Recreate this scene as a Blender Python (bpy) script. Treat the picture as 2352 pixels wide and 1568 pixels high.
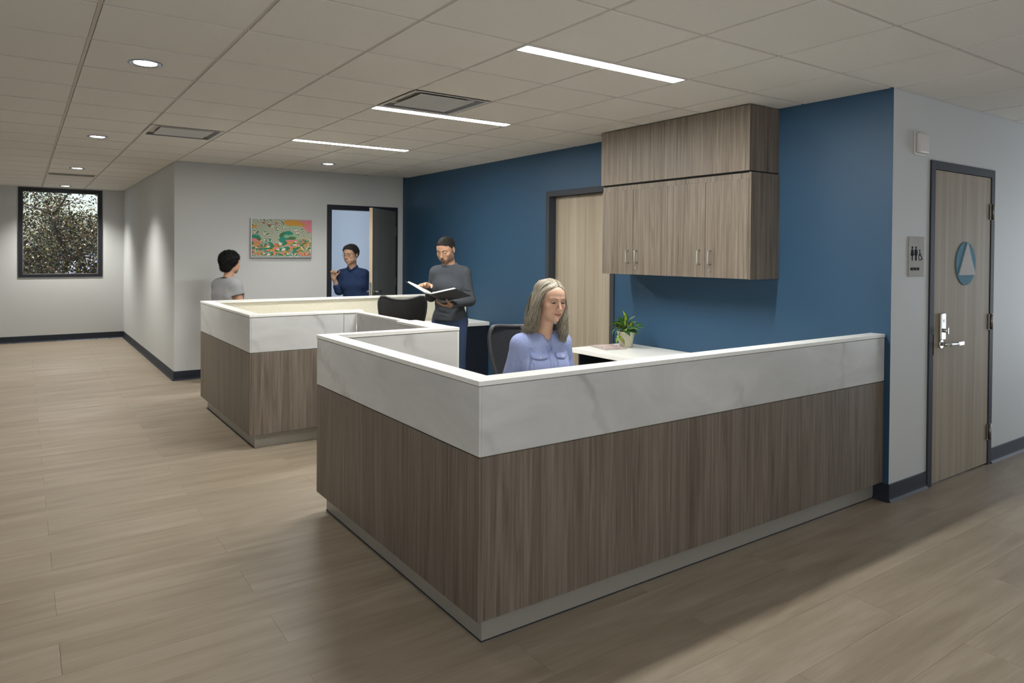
import bpy, bmesh, math, random
import numpy as np
from mathutils import Vector, Matrix

random.seed(7); np.random.seed(7)
for o in list(bpy.data.objects): bpy.data.objects.remove(o, do_unlink=True)
S = bpy.context.scene
COL = S.collection
PI = math.pi

# ------------------------------------------------------------------ camera, world, lights, exposure
H = 2.5875                     # ceiling height
cam_d = bpy.data.cameras.new('camera'); cam = bpy.data.objects.new('camera', cam_d); COL.objects.link(cam)
cam_d.sensor_width = 36.0; cam_d.sensor_fit = 'HORIZONTAL'
cam_d.lens = 1611.598 * 36.0 / 2352
cam_d.shift_y = -183.087 / 2352
cam_d.clip_start = 0.05
_r = Vector((0.81970384, -0.57274109, 0.0072976)); _u = Vector((0.00103835, 0.01422631, 0.99989826)); _w = Vector((0.57278664, 0.81961287, -0.01225607))
cam.matrix_world = Matrix(((_r.x, _u.x, -_w.x, -0.27588), (_r.y, _u.y, -_w.y, -3.46060), (_r.z, _u.z, -_w.z, 1.54101), (0, 0, 0, 1)))
S.camera = cam

S.view_settings.view_transform = 'Standard'
S.view_settings.look = 'None'
S.view_settings.gamma = 1.0
S.view_settings.use_curve_mapping = False
S.view_settings.exposure = -0.06

LINEAR_STRENGTH = 178.0         # luminous strips of the linear ceiling lights
DOWN_STRENGTH = 30.0           # luminous discs of the downlights
DOWN_WATT = 235.0               # beam of every downlight
DAY_WATT = 54.0                # daylight through the corridor end window
WHITE_LAMP = (1.0, 0.985, 0.94)

world = bpy.data.worlds.new('sky'); S.world = world; world.use_nodes = True
wn = world.node_tree.nodes; wl = world.node_tree.links
sky = wn.new('ShaderNodeTexSky'); sky.sky_type = 'NISHITA'; sky.sun_disc = False
sky.sun_elevation = math.radians(48); sky.sun_rotation = math.radians(200); sky.air_density = 1.0; sky.dust_density = 2.0
wn['Background'].inputs['Strength'].default_value = 0.25
wl.new(sky.outputs['Color'], wn['Background'].inputs['Color'])

def light(name, kind, loc, rot, energy, color, **kw):
    d = bpy.data.lights.new(name, kind); d.energy = energy; d.color = color
    for k, v in kw.items(): setattr(d, k, v)
    o = bpy.data.objects.new(name, d); COL.objects.link(o); o.location = loc; o.rotation_euler = rot
    return o
light('sun', 'SUN', (0, -5, 12), (math.radians(42), 0, math.radians(-22)), 5.0, (1.0, 0.95, 0.86), angle=0.01)
# daylight entering by the window at the right end of the corridor
light('corridor_daylight', 'AREA', (8.88, -2.55, 1.25), (0, math.radians(90), 0), DAY_WATT, (0.80, 0.89, 1.0), shape='RECTANGLE', size=1.7, size_y=1.5)
# daylight inside the office behind the open door
light('office_daylight', 'AREA', (1.45, 7.6, 1.6), (0, math.radians(-90), 0), 36.0, (0.74, 0.86, 1.0), shape='RECTANGLE', size=1.4, size_y=1.4)

# added soft fill from the left, behind the camera, lifting the desk faces
light('left_fill', 'AREA', (-1.02, -3.6, 1.7), (0, math.radians(-98), math.radians(14)), 42.0, (.97, .985, 1.0), shape='RECTANGLE', size=1.7, size_y=2.2)
light('rear_fill', 'AREA', (1.6, -4.9, 1.5), (math.radians(90), 0, 0), 22.0, (.97, .985, 1.0), shape='RECTANGLE', size=3.2, size_y=2.0)  # second added fill, from behind the camera, for the desk fronts
# added uplight behind the camera, brightening the ceiling by bounce
light('bounce_fill', 'AREA', (-.5, -4.4, 1.1), (math.radians(180 - 25), 0, math.radians(-20)), 9.0, (1.0, .98, .94), shape='RECTANGLE', size=1.2, size_y=1.2)

# ------------------------------------------------------------------ helpers
def srgb(r, g, b):
    f = lambda c: c / 12.92 if c <= .04045 else ((c + .055) / 1.055) ** 2.4
    return (f(r / 255), f(g / 255), f(b / 255))

class NT:
    def __init__(s, name):
        s.m = bpy.data.materials.new(name); s.m.use_nodes = True
        s.n = s.m.node_tree.nodes; s.l = s.m.node_tree.links; s.b = s.n['Principled BSDF']
    def add(s, t, **kw):
        o = s.n.new(t)
        for k, v in kw.items():
            if k in o.inputs: o.inputs[k].default_value = v
            else: setattr(o, k, v)
        return o
    def link(s, a, b): s.l.new(a, b)
    def ramp(s, fac, stops):
        r = s.n.new('ShaderNodeValToRGB'); e = r.color_ramp.elements
        while len(e) < len(stops): e.new(0.5)
        for k, (p, c) in enumerate(stops): e[k].position = p; e[k].color = (*c, 1)
        s.link(fac, r.inputs['Fac']); return r.outputs['Color']
    def mix(s, fac, a, b, mode='MIX'):
        m = s.n.new('ShaderNodeMix'); m.data_type = 'RGBA'; m.blend_type = mode
        for sock, v in ((m.inputs[0], fac), (m.inputs[6], a), (m.inputs[7], b)):
            if hasattr(v, 'is_linked'): s.link(v, sock)
            elif isinstance(v, tuple): sock.default_value = (*v, 1)
            else: sock.default_value = v
        return m.outputs[2]
    def math(s, op, a, b=0.0):
        m = s.n.new('ShaderNodeMath'); m.operation = op
        for i, v in enumerate((a, b)):
            if hasattr(v, 'is_linked'): s.link(v, m.inputs[i])
            else: m.inputs[i].default_value = v
        return m.outputs[0]
    def coords(s, scale=(1, 1, 1), rot=(0, 0, 0), rand=False, kind='Object'):
        t = s.n.new('ShaderNodeTexCoord'); mp = s.n.new('ShaderNodeMapping')
        mp.inputs['Scale'].default_value = scale; mp.inputs['Rotation'].default_value = rot
        v = t.outputs[kind]
        if rand:
            oi = s.n.new('ShaderNodeObjectInfo'); va = s.n.new('ShaderNodeVectorMath'); va.operation = 'SCALE'
            cb = s.n.new('ShaderNodeCombineXYZ')
            for k, mul in enumerate((37.0, 91.0, 53.0)): s.link(s.math('MULTIPLY', oi.outputs['Random'], mul), cb.inputs[k])
            ad = s.n.new('ShaderNodeVectorMath'); ad.operation = 'ADD'
            s.link(v, ad.inputs[0]); s.link(cb.outputs[0], ad.inputs[1]); v = ad.outputs[0]
        s.link(v, mp.inputs['Vector']); return mp.outputs['Vector']
    def noise(s, vec, scale=5., detail=4., rough=.5, dist=0.):
        n = s.n.new('ShaderNodeTexNoise')
        n.inputs['Scale'].default_value = scale; n.inputs['Detail'].default_value = detail
        n.inputs['Roughness'].default_value = rough; n.inputs['Distortion'].default_value = dist
        s.link(vec, n.inputs['Vector']); return n.outputs['Fac']
    def bump(s, h, strength=.1, dist=.01):
        b = s.n.new('ShaderNodeBump'); b.inputs['Strength'].default_value = strength; b.inputs['Distance'].default_value = dist
        s.link(h, b.inputs['Height']); s.link(b.outputs['Normal'], s.b.inputs['Normal'])
    def set(s, color=None, rough=.5, metal=0., spec=.5):
        if color is not None:
            if hasattr(color, 'is_linked'): s.link(color, s.b.inputs['Base Color'])
            else: s.b.inputs['Base Color'].default_value = (*color, 1)
        s.b.inputs['Roughness'].default_value = rough; s.b.inputs['Metallic'].default_value = metal
        s.b.inputs['Specular IOR Level'].default_value = spec
        return s

def plain(name, c, rough=.5, metal=0., spec=.5, grain=0., gscale=80.):
    t = NT(name); v = t.coords()
    n = t.noise(v, gscale, 3)
    k = .06 if grain == 0 else grain
    c0 = tuple(x * (1 - k) for x in c); c1 = tuple(min(1, x * (1 + k)) for x in c)
    t.set(t.ramp(n, [(.3, c0), (.7, c1)]), rough, metal, spec)
    return t.m

def emit(name, c, strength):
    t = NT(name); t.set(c, .5)
    t.b.inputs['Emission Color'].default_value = (*c, 1); t.b.inputs['Emission Strength'].default_value = strength
    return t.m

M = {}
def paint(name, c, rough=.6):
    t = NT(name); v = t.coords()
    n = t.noise(v, 1.3, 2); f = t.noise(v, 260, 2)
    t.set(t.ramp(n, [(.3, tuple(x * .985 for x in c)), (.7, tuple(min(1, x * 1.015) for x in c))]), rough, 0, .35)
    t.bump(f, .06, .002); return t.m
M['wall_grey'] = paint('grey wall paint', (.545, .56, .56))
M['wall_blue'] = paint('blue wall paint', (.024, .068, .126), .5)
M['office_wall'] = paint('office wall paint', (.62, .66, .72))
M['tile'] = NT('ceiling tile'); _v = M['tile'].coords(); _n = M['tile'].noise(_v, 180, 3)
M['tile'].set(M['tile'].ramp(_n, [(.3, (.66, .635, .585)), (.7, (.71, .685, .635))]), .9, 0, .2); M['tile'].bump(_n, .12, .002); M['tile'] = M['tile'].m
M['grid'] = plain('ceiling grid', (.52, .48, .42), .6)
M['cream'] = plain('cream laminate', (.60, .57, .46), .45)
M['white_solid'] = plain('white solid surface', (.82, .825, .80), .3, 0, .5, .02)
M['base'] = plain('navy rubber base', (.022, .028, .040), .55, 0, .25)
M['frame_dark'] = plain('charcoal frame paint', (.044, .049, .059), .6, 0, .15)
M['frame_black'] = plain('black window frame', (.008, .010, .018), .5)
M['steel'] = plain('brushed steel', (.62, .62, .60), .28, 1., .5, .05, 200)
M['steel_dark'] = plain('dull hinge steel', (.30, .29, .27), .4, 1.)
M['toe'] = plain('brushed aluminium toe kick', (.34, .325, .29), .42, .25, .5, .05, 150)
M['black_plastic'] = plain('black plastic', (.012, .013, .017), .42)
M['grey_plastic'] = plain('dark grey plastic', (.035, .037, .043), .5)
M['black'] = plain('black void', (.006, .006, .007), .9)
M['white_plastic'] = plain('white plastic', (.62, .60, .58), .45)
M['lamp_linear'] = emit('linear lamp lens', WHITE_LAMP, LINEAR_STRENGTH)
M['lamp_down'] = emit('downlight lens', (.95, .97, 1.0), DOWN_STRENGTH)

def wood(name, stops, sc=(34, 34, .9), fine=(230, 230, 3.2), rough=.5, rand=False, dist=1.6, bump=.08, spec=.35):
    t = NT(name)
    a = t.noise(t.coords(sc, rand=rand), 1.0, 5, .55, dist)
    b = t.noise(t.coords(fine, rand=rand), 1.0, 4, .6, .3)
    broad = t.noise(t.coords((sc[0] * .25, sc[1] * .25, sc[2] * .3), rand=rand), 1.0, 2, .5, .5)
    f = t.math('ADD', t.math('MULTIPLY', a, .55), t.math('ADD', t.math('MULTIPLY', b, .30), t.math('MULTIPLY', broad, .15)))
    t.set(t.ramp(f, stops), rough, 0, spec); t.bump(b, bump, .002); return t.m
M['walnut'] = wood('grey walnut laminate', [(.33, (.072, .057, .043)), (.47, (.138, .112, .087)), (.56, (.178, .149, .119)), (.68, (.24, .205, .168))])
M['ash'] = wood('pale ash door veneer', [(.33, (.24, .20, .15)), (.5, (.33, .28, .215)), (.68, (.41, .36, .285))], (17, 17, .35), (90, 90, 1.2), .6, False, .6, .03, .15)
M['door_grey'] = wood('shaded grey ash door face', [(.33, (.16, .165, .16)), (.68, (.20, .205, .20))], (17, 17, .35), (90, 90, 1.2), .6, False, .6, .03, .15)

def stone(name):
    t = NT(name)
    v = t.coords((1, 1, 1), (0.0, math.radians(32), math.radians(20)))
    w = t.n.new('ShaderNodeTexWave'); w.wave_type = 'BANDS'; w.bands_direction = 'X'
    w.inputs['Scale'].default_value = .75; w.inputs['Distortion'].default_value = 7.0; w.inputs['Detail'].default_value = 5.0
    w.inputs['Detail Scale'].default_value = 1.1; w.inputs['Detail Roughness'].default_value = .62
    t.link(v, w.inputs['Vector'])
    vein = t.ramp(w.outputs['Fac'], [(.0, (1, 1, 1)), (.028, (.35, .35, .35)), (.09, (0, 0, 0)), (1., (0, 0, 0))])
    mask = t.ramp(t.noise(t.coords((1.3, 1.3, 1.3)), 1.0, 3), [(.44, (0, 0, 0)), (.62, (1, 1, 1))])
    soft = t.noise(t.coords((1.2, 1.2, 3.5), (0, math.radians(38), math.radians(30))), 1.0, 6, .62, 1.2)
    base = t.ramp(soft, [(.30, (.49, .498, .495)), (.5, (.55, .558, .555)), (.68, (.61, .618, .615))])
    k = t.math('MULTIPLY', vein, t.math('MULTIPLY', mask, .55))
    t.set(t.mix(k, base, (.25, .24, .235)), .32, 0, .45); return t.m
M['stone'] = stone('pale veined stone')

def plank_mat():
    t = NT('oak vinyl plank')
    v1 = t.coords((1.1, 13, 1), rand=True); v2 = t.coords((5, 150, 1), rand=True); v3 = t.coords((.9, 4.2, 1), rand=True)
    a = t.noise(v1, 1.0, 5, .55, .9); b = t.noise(v2, 1.0, 4, .6, .2); c = t.noise(v3, 1.0, 3, .5, 1.5)
    f = t.math('ADD', t.math('MULTIPLY', a, .40), t.math('ADD', t.math('MULTIPLY', b, .24), t.math('MULTIPLY', c, .42)))
    oi = t.n.new('ShaderNodeObjectInfo')
    f = t.math('ADD', f, t.math('MULTIPLY', t.math('SUBTRACT', oi.outputs['Random'], .5), .05))
    t.set(t.ramp(f, [(.28, (.180, .142, .102)), (.45, (.250, .203, .150)), (.55, (.288, .238, .180)), (.72, (.36, .305, .24))]), .40, 0, .42)
    t.bump(b, .05, .001); return t.m
M['plank'] = plank_mat()
M['subfloor'] = plain('plank joint', (.14, .112, .085), .8)

def new_bm(): return bmesh.new()
def box(bm, x0, x1, y0, y1, z0, z1, mi=0):
    x0, x1 = min(x0, x1), max(x0, x1); y0, y1 = min(y0, y1), max(y0, y1); z0, z1 = min(z0, z1), max(z0, z1)
    v = [bm.verts.new(p) for p in ((x0, y0, z0), (x1, y0, z0), (x1, y1, z0), (x0, y1, z0), (x0, y0, z1), (x1, y0, z1), (x1, y1, z1), (x0, y1, z1))]
    for q in ((3, 2, 1, 0), (4, 5, 6, 7), (0, 1, 5, 4), (1, 2, 6, 5), (2, 3, 7, 6), (3, 0, 4, 7)):
        f = bm.faces.new([v[i] for i in q]); f.material_index = mi
    return v
def bbox(bm, x0, x1, y0, y1, z0, z1, r=.004, seg=2):
    t = new_bm(); box(t, x0, x1, y0, y1, z0, z1)
    bmesh.ops.bevel(t, geom=list(t.edges), offset=r, segments=seg, affect='EDGES', profile=.5)
    merge(bm, t)
def merge(bm, t, M4=None):
    me = bpy.data.meshes.new('tmp'); t.to_mesh(me); t.free()
    if M4 is not None: me.transform(M4)
    bm.from_mesh(me); bpy.data.meshes.remove(me)
def cyl(bm, p0, p1, r0, r1=None, n=16, caps=True, mi=0):
    r1 = r0 if r1 is None else r1
    p0, p1 = Vector(p0), Vector(p1); d = (p1 - p0).normalized()
    a = d.orthogonal().normalized(); b = d.cross(a)
    A = [bm.verts.new(p0 + (a * math.cos(2 * PI * i / n) + b * math.sin(2 * PI * i / n)) * r0) for i in range(n)]
    B = [bm.verts.new(p1 + (a * math.cos(2 * PI * i / n) + b * math.sin(2 * PI * i / n)) * r1) for i in range(n)]
    for i in range(n):
        f = bm.faces.new((A[i], A[(i + 1) % n], B[(i + 1) % n], B[i])); f.smooth = True; f.material_index = mi
    if caps:
        bm.faces.new(A[::-1]).material_index = mi; bm.faces.new(B).material_index = mi
def tube(bm, pts, r, n=8, closed=False, mi=0):
    pts = [Vector(p) for p in pts]; N = len(pts); rings = []
    rr = r if hasattr(r, '__len__') else [r] * N
    prev = None
    for i, p in enumerate(pts):
        if closed: d = pts[(i + 1) % N] - pts[i - 1]
        else: d = pts[min(i + 1, N - 1)] - pts[max(i - 1, 0)]
        d = d.normalized() if d.length > 1e-9 else Vector((0, 0, 1))
        a = d.orthogonal().normalized() if prev is None else (prev - d * prev.dot(d)).normalized()
        prev = a; b = d.cross(a)
        rings.append([bm.verts.new(p + (a * math.cos(2 * PI * k / n) + b * math.sin(2 * PI * k / n)) * rr[i]) for k in range(n)])
    for i in range(N if closed else N - 1):
        A, B = rings[i], rings[(i + 1) % N]
        for k in range(n):
            f = bm.faces.new((A[k], A[(k + 1) % n], B[(k + 1) % n], B[k])); f.smooth = True; f.material_index = mi
    if not closed:
        bm.faces.new(rings[0][::-1]).material_index = mi; bm.faces.new(rings[-1]).material_index = mi
def prism(bm, poly, fn, t0, t1, mi=0):
    """poly: 2D outline; fn(u, v, t) -> point; extruded from t0 to t1"""
    A = [bm.verts.new(fn(u, v, t0)) for u, v in poly]; B = [bm.verts.new(fn(u, v, t1)) for u, v in poly]
    n = len(poly)
    for i in range(n): bm.faces.new((A[i], A[(i + 1) % n], B[(i + 1) % n], B[i])).material_index = mi
    bm.faces.new(A[::-1]).material_index = mi; bm.faces.new(B).material_index = mi
def lathe(bm, prof, c=(0, 0, 0), n=32, mi=0):
    rings = []
    for r, z in prof: rings.append([bm.verts.new((c[0] + r * math.cos(2 * PI * k / n), c[1] + r * math.sin(2 * PI * k / n), c[2] + z)) for k in range(n)])
    for A, B in zip(rings, rings[1:]):
        for k in range(n):
            f = bm.faces.new((A[k], A[(k + 1) % n], B[(k + 1) % n], B[k])); f.smooth = True; f.material_index = mi
    bm.faces.new(rings[0][::-1]).material_index = mi; bm.faces.new(rings[-1]).material_index = mi

def obj(name, bm, mat, parent=None, local=False, kind=None, recalc=True, label=None):
    """one mesh object; bm in world coordinates unless local=True"""
    if isinstance(bm, bmesh.types.BMesh):
        if recalc: bmesh.ops.recalc_face_normals(bm, faces=list(bm.faces))
        me = bpy.data.meshes.new(name); bm.to_mesh(me); bm.free()
    else: me = bm
    if mat is not None:
        for m in (mat if isinstance(mat, (list, tuple)) else [mat]): me.materials.append(m)
    o = bpy.data.objects.new(name, me); COL.objects.link(o)
    if parent is not None:
        o.parent = parent
        if not local:
            p = parent; off = Vector((0, 0, 0))
            while p is not None: off += p.location; p = p.parent
            me.transform(Matrix.Translation(-off))
    if kind: o['kind'] = kind
    if label: o['label'] = label
    return o
def thing(name, label, cat, loc=(0, 0, 0), rz=0., group=None, kind=None):
    o = bpy.data.objects.new(name, None); COL.objects.link(o); o.empty_display_size = .1
    o.location = loc; o.rotation_euler = (0, 0, rz)
    if label: o['label'] = label
    if cat: o['category'] = cat
    if group: o['group'] = group
    if kind: o['kind'] = kind
    return o
def tag(o, label, cat, group=None):
    o['label'] = label; o['category'] = cat
    if group: o['group'] = group
    return o
def copy_tree(o, parent=None):
    c = o.copy(); COL.objects.link(c)
    if parent is not None: c.parent = parent
    for ch in list(o.children): copy_tree(ch, c)
    return c
def struct(name, bm, mat): return obj(name, bm, mat, None, True, 'structure')

# ------------------------------------------------------------------ setting
KX, KY = 4.174, -1.228          # outer corner of the blue wall and the restroom wall
HX, HY, EY = 1.2031, 5.629, 10.66   # hall wall, back wall, end wall
LX, RY, CX = -1.10, -5.0, 9.0      # left wall, wall behind, corridor end

# floor: planks 1.48 x 0.251, each an object
fl = struct('floor', new_bm(), M['subfloor'])
b = new_bm(); box(b, LX, CX, RY, HY + 3.2, -.06, -.004); box(b, LX, HX + .12, HY + 3.2, EY, -.06, -.004); b.to_mesh(fl.data); b.free()
PL, PW, PY0 = 1.48, .2515, .041
plank_me = {}
def plank_mesh(L):
    k = round(L, 3)
    if k not in plank_me:
        b = new_bm(); box(b, 0.0005, L - .0005, .0004, PW - .0004, -.003, 0)
        me = bpy.data.meshes.new('plank'); b.to_mesh(me); b.free(); me.materials.append(M['plank']); plank_me[k] = me
    return plank_me[k]
far = new_bm(); nplank = 0
kmin = math.ceil((PY0 - EY) / PW); kmax = math.floor((PY0 - RY) / PW)
spots = []
for k in range(kmin, kmax):
    y0 = PY0 - PW * (k + 1)
    ox = .585 if k % 2 == 0 else -.157
    n0 = math.floor((LX - ox) / PL)
    for n in range(n0, 12):
        x0, x1 = max(ox + n * PL, LX), ox + (n + 1) * PL
        if y0 > KY - .02 and y0 < HY and x0 < KX - .01: x1 = min(x1, KX - .008)
        if y0 >= HY: x1 = min(x1, HX - .008)
        x1 = min(x1, CX)
        if x1 - x0 < .02: continue
        if y0 > KY - .02 and x0 >= KX - .02: continue
        if y0 >= HY and x0 >= HX - .02: continue
        spots.append((x0, y0, x1 - x0))
def visible(s):
    x, y, L = s
    if y > 6.6: return False
    cx, cy = x + L / 2 + .276, y + .126 + 3.46
    dpt = cx * .573 + cy * .8196; lat = cx * .8197 - cy * .5727
    return dpt > 1.6 and abs(lat) / dpt < .92
for s in spots:
    x, y, L = s
    if visible(s) and nplank < 298:
        o = bpy.data.objects.new('plank', plank_mesh(L)); COL.objects.link(o); o.parent = fl; o.location = (x, y, 0); nplank += 1
    else: box(far, x + .0007, x + L - .0007, y + .0006, y + PW - .0006, -.004, 0)
o = obj('distant_planks', far, M['plank'], fl); o['kind'] = 'stuff'
b = new_bm(); box(b, HX + .12, KX, HY + .12, HY + 3.1, -.004, 0); obj('office_floor', b, M['plank'], fl)
# ceiling: tiles 0.5996 x 0.6096 on a recessed grid
TX, TY = .5996, .6096
ce = struct('ceiling', new_bm(), M['grid'])
b = new_bm(); box(b, LX, CX, RY, HY + 3.2, H + .022, H + .10); box(b, LX, HX + .12, HY + 3.2, EY + .1, H + .022, H + .10); b.to_mesh(ce.data); b.free()
GAP = .011
b = new_bm()
bmesh.ops.create_cube(b, size=1); bmesh.ops.delete(b, geom=list(b.verts), context='VERTS')
# tegular tile: shoulder above, face below
box(b, GAP, TX - GAP, GAP, TY - GAP, H, H + .014)
tile_me = bpy.data.meshes.new('ceiling_tile'); b.to_mesh(tile_me); b.free(); tile_me.materials.append(M['tile'])
special = {(1, 5): 'vent', (3, 1): 'vent', (0, 13): 'grille'}
cut = {(3, -1), (4, -1), (3, 2), (4, 2), (3, 5), (4, 5)}
ntile = 0; far = new_bm()
for i in range(-2, 16):
    for j in range(-8, 18):
        x0, x1, y0, y1 = i * TX, (i + 1) * TX, j * TY, (j + 1) * TY
        if y1 > HY + .02 and i >= 2: continue
        if y0 > EY: continue
        if y0 > KY and i >= 7: continue
        if (i, j) in special and special[(i, j)] == 'vent': continue
        a0, a1, b0, b1 = x0 + GAP, x1 - GAP, y0 + GAP, y1 - GAP
        full = True
        if (i, j) == (0, 13): b0 = y0 + .36; full = False
        if (i, j) in cut:      # linear lights lie on the edge of these tiles
            b0 = y0 + .125; full = False
        lim = {'x0': LX, 'x1': CX}
        if a0 < LX: a0 = LX + .002; full = False
        if a1 > CX: a1 = CX - .002; full = False
        if y1 > HY and i >= 2: b1 = HY - .004; full = False
        if y1 > EY: b1 = EY - .004; full = False
        if b0 < RY: b0 = RY + .002; full = False
        if y0 < KY < y1 and i >= 7: b1 = KY - .004; full = False
        if i == 6 and y0 > KY: a1 = min(a1, KX - .004); full = False
        if a1 - a0 < .01 or b1 - b0 < .01: continue
        cx, cy = (a0 + a1) / 2 + .276, (b0 + b1) / 2 + 3.46
        dpt = cx * .573 + cy * .8196; lat = cx * .8197 - cy * .5727
        vis = dpt > 1.0 and abs(lat) / dpt < .95
        if vis and ntile < 299:
            if full: o = bpy.data.objects.new('ceiling_tile', tile_me)
            else:
                t = new_bm(); box(t, a0 - x0, a1 - x0, b0 - y0, b1 - y0, H, H + .014)
                me = bpy.data.meshes.new('ceiling_tile'); t.to_mesh(me); t.free(); me.materials.append(M['tile']); o = bpy.data.objects.new('ceiling_tile', me)
            COL.objects.link(o); o.parent = ce; o.location = (x0, y0, 0); ntile += 1
        else: box(far, a0, a1, b0, b1, H, H + .014)
o = obj('distant_tiles', far, M['tile'], ce); o['kind'] = 'stuff'
# grid bars, one per line, recessed above the tile faces
for i in range(-1, 15):
    b = new_bm(); x = i * TX; yend = HY if i >= 3 else EY
    if i >= 7: yend = KY
    box(b, x - .0085, x + .0085, RY, yend, H + .005, H + .022); obj('grid_runner', b, M['grid'], ce)
b = new_bm()
for j in range(-8, 18):
    y = j * TY; xe = CX if y < KY else (KX if y < HY else HX)
    for i in range(-2, 16):
        xa, xb = max(i * TX + .0085, LX), min((i + 1) * TX - .0085, xe)
        if xb - xa > .02 and y < EY: box(b, xa, xb, y - .0085, y + .0085, H + .0045, H + .022)
obj('grid_cross_tees', b, M['grid'], ce, kind='stuff')

def wall(name, boxes, mat):
    b = new_bm()
    for q in boxes: box(b, *q)
    return struct(name, b, mat)
T = .12
DBL = (1.316, 2.236, 2.125)      # blue wall door opening
DR = (4.712, 5.592, 2.125)       # restroom door opening
DO = (3.121, 4.030, 2.112)       # office door opening
Z1 = H + .03
wall('wall_right', [(KX, KX + .002, KY, KY + T, 0, Z1), (KX, KX + T, KY + T, DBL[0], 0, Z1), (KX, KX + T, DBL[1], HY + T, 0, Z1), (KX, KX + T, DBL[0], DBL[1], DBL[2], Z1)], M['wall_blue'])
b = new_bm()
wall('wall_restroom', [(KX + .002, DR[0], KY, KY + T, 0, Z1), (DR[1], CX, KY, KY + T, 0, Z1), (DR[0], DR[1], KY, KY + T, DR[2], Z1)], M['wall_grey'])
# grey skin turned onto the corner: the blue face stays blue, the end face belongs to the grey wall
wall('wall_back', [(HX + .002, DO[0], HY, HY + T, 0, Z1), (DO[1], KX - .0005, HY, HY + T, 0, Z1), (DO[0], DO[1], HY, HY + T, DO[2], Z1)], M['wall_grey'])
wall('wall_hall', [(HX, HX + T, HY - .0008, EY, 0, Z1)], M['wall_grey'])
WX0, WX1, WZ0, WZ1 = -.325, .876, 1.080, 2.572
wall('wall_end', [(LX, WX0, EY, EY + T, 0, Z1), (WX1, HX + T, EY, EY + T, 0, Z1), (WX0, WX1, EY, EY + T, 0, WZ0), (WX0, WX1, EY, EY + T, WZ1, Z1)], M['wall_grey'])
wall('wall_left', [(LX - T, LX, RY - T, EY + T, 0, Z1)], M['wall_grey'])
wall('wall_rear', [(LX, CX, RY - T, RY, 0, Z1)], M['wall_grey'])
wall('wall_corridor', [(CX, CX + T, RY - T, KY + T, 0, Z1)], M['wall_grey'])
wall('wall_office_back', [(HX + T, KX + T, HY + 3.1, HY + 3.22, 0, Z1)], M['office_wall'])
wall('wall_office_right', [(KX, KX + T, HY + T, HY + 3.1, 0, Z1)], M['office_wall'])
wall('wall_office_left', [(HX + T, HX + T + .02, HY + T, HY + 3.1, 0, Z1)], M['office_wall'])
wall('trim_office_ceiling', [(HX + T + .02, KX, HY + T, HY + 3.1, H, H + .02)], M['tile'])

# baseboards with a coved foot
def baseboard(name, runs):
    b = new_bm()
    for (x0, y0, x1, y1, nx, ny) in runs:
        d = Vector((x1 - x0, y1 - y0, 0)); L = d.length; d.normalize(); n = Vector((nx, ny, 0)); p = Vector((x0, y0, 0))
        prof = [(.0008, 0), (.022, 0), (.018, .005), (.010, .016), (.008, .03), (.007, .106), (.0008, .11)]
        prism(b, prof, lambda u, v, t: p + d * t + n * u + Vector((0, 0, v)), 0, L)
    return struct(name, b, M['base'])
baseboard('baseboard_end', [(LX, EY, HX - .001, EY, 0, -1)])
baseboard('baseboard_hall', [(HX, HY - .009, HX, EY - .008, -1, 0)])
baseboard('baseboard_back', [(HX - .009, HY, DO[0] - .064, HY, 0, -1), (DO[1] + .05, HY, KX, HY, 0, -1)])
baseboard('baseboard_restroom', [(KX - .009, KY, DR[0] - .056, KY, 0, -1), (DR[1] + .056, KY, CX, KY, 0, -1)])
baseboard('baseboard_right', [(KX, KY - .009, KX, -1.10, -1, 0)])

# ------------------------------------------------------------------ window and the tree outside
win = thing('window_1', None, None, (WX0, EY, WZ0), kind='structure')
b = new_bm(); fw = .062
box(b, WX0, WX1, EY - .012, EY + .1, WZ0, WZ0 + .05); box(b, WX0, WX1, EY - .012, EY + .1, WZ1 - fw, WZ1)
box(b, WX0, WX0 + fw, EY - .012, EY + .1, WZ0 + .05, WZ1 - fw); box(b, WX1 - fw, WX1, EY - .012, EY + .1, WZ0 + .05, WZ1 - fw)
obj('window_frame', b, M['frame_black'], win)
b = new_bm(); box(b, WX0 + fw, WX1 - fw, EY + .05, EY + .056, WZ0 + .05, WZ1 - fw)
g = NT('window glass'); g.n.remove(g.b)
tr = g.n.new('ShaderNodeBsdfTransparent'); gl = g.n.new('ShaderNodeBsdfGlossy'); gl.inputs['Roughness'].default_value = .02
fr = g.n.new('ShaderNodeFresnel'); fr.inputs['IOR'].default_value = 1.12; mx = g.n.new('ShaderNodeMixShader')
g.link(fr.outputs[0], mx.inputs[0]); g.link(tr.outputs[0], mx.inputs[1]); g.link(gl.outputs[0], mx.inputs[2]); g.link(mx.outputs[0], g.n['Material Output'].inputs['Surface'])
obj('pane', b, g.m, win)
b = new_bm()
box(b, WX0 + fw, WX1 - fw, EY + .035, EY + .049, WZ0 + .05, WZ0 + .058); box(b, WX0 + fw, WX1 - fw, EY + .035, EY + .049, WZ1 - fw - .008, WZ1 - fw)
box(b, WX0 + fw, WX0 + fw + .008, EY + .035, EY + .049, WZ0 + .05, WZ1 - fw); box(b, WX1 - fw - .008, WX1 - fw, EY + .035, EY + .049, WZ0 + .05, WZ1 - fw)
obj('glazing_bead', b, plain('grey glazing bead', (.22, .21, .19), .5), win)

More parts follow.
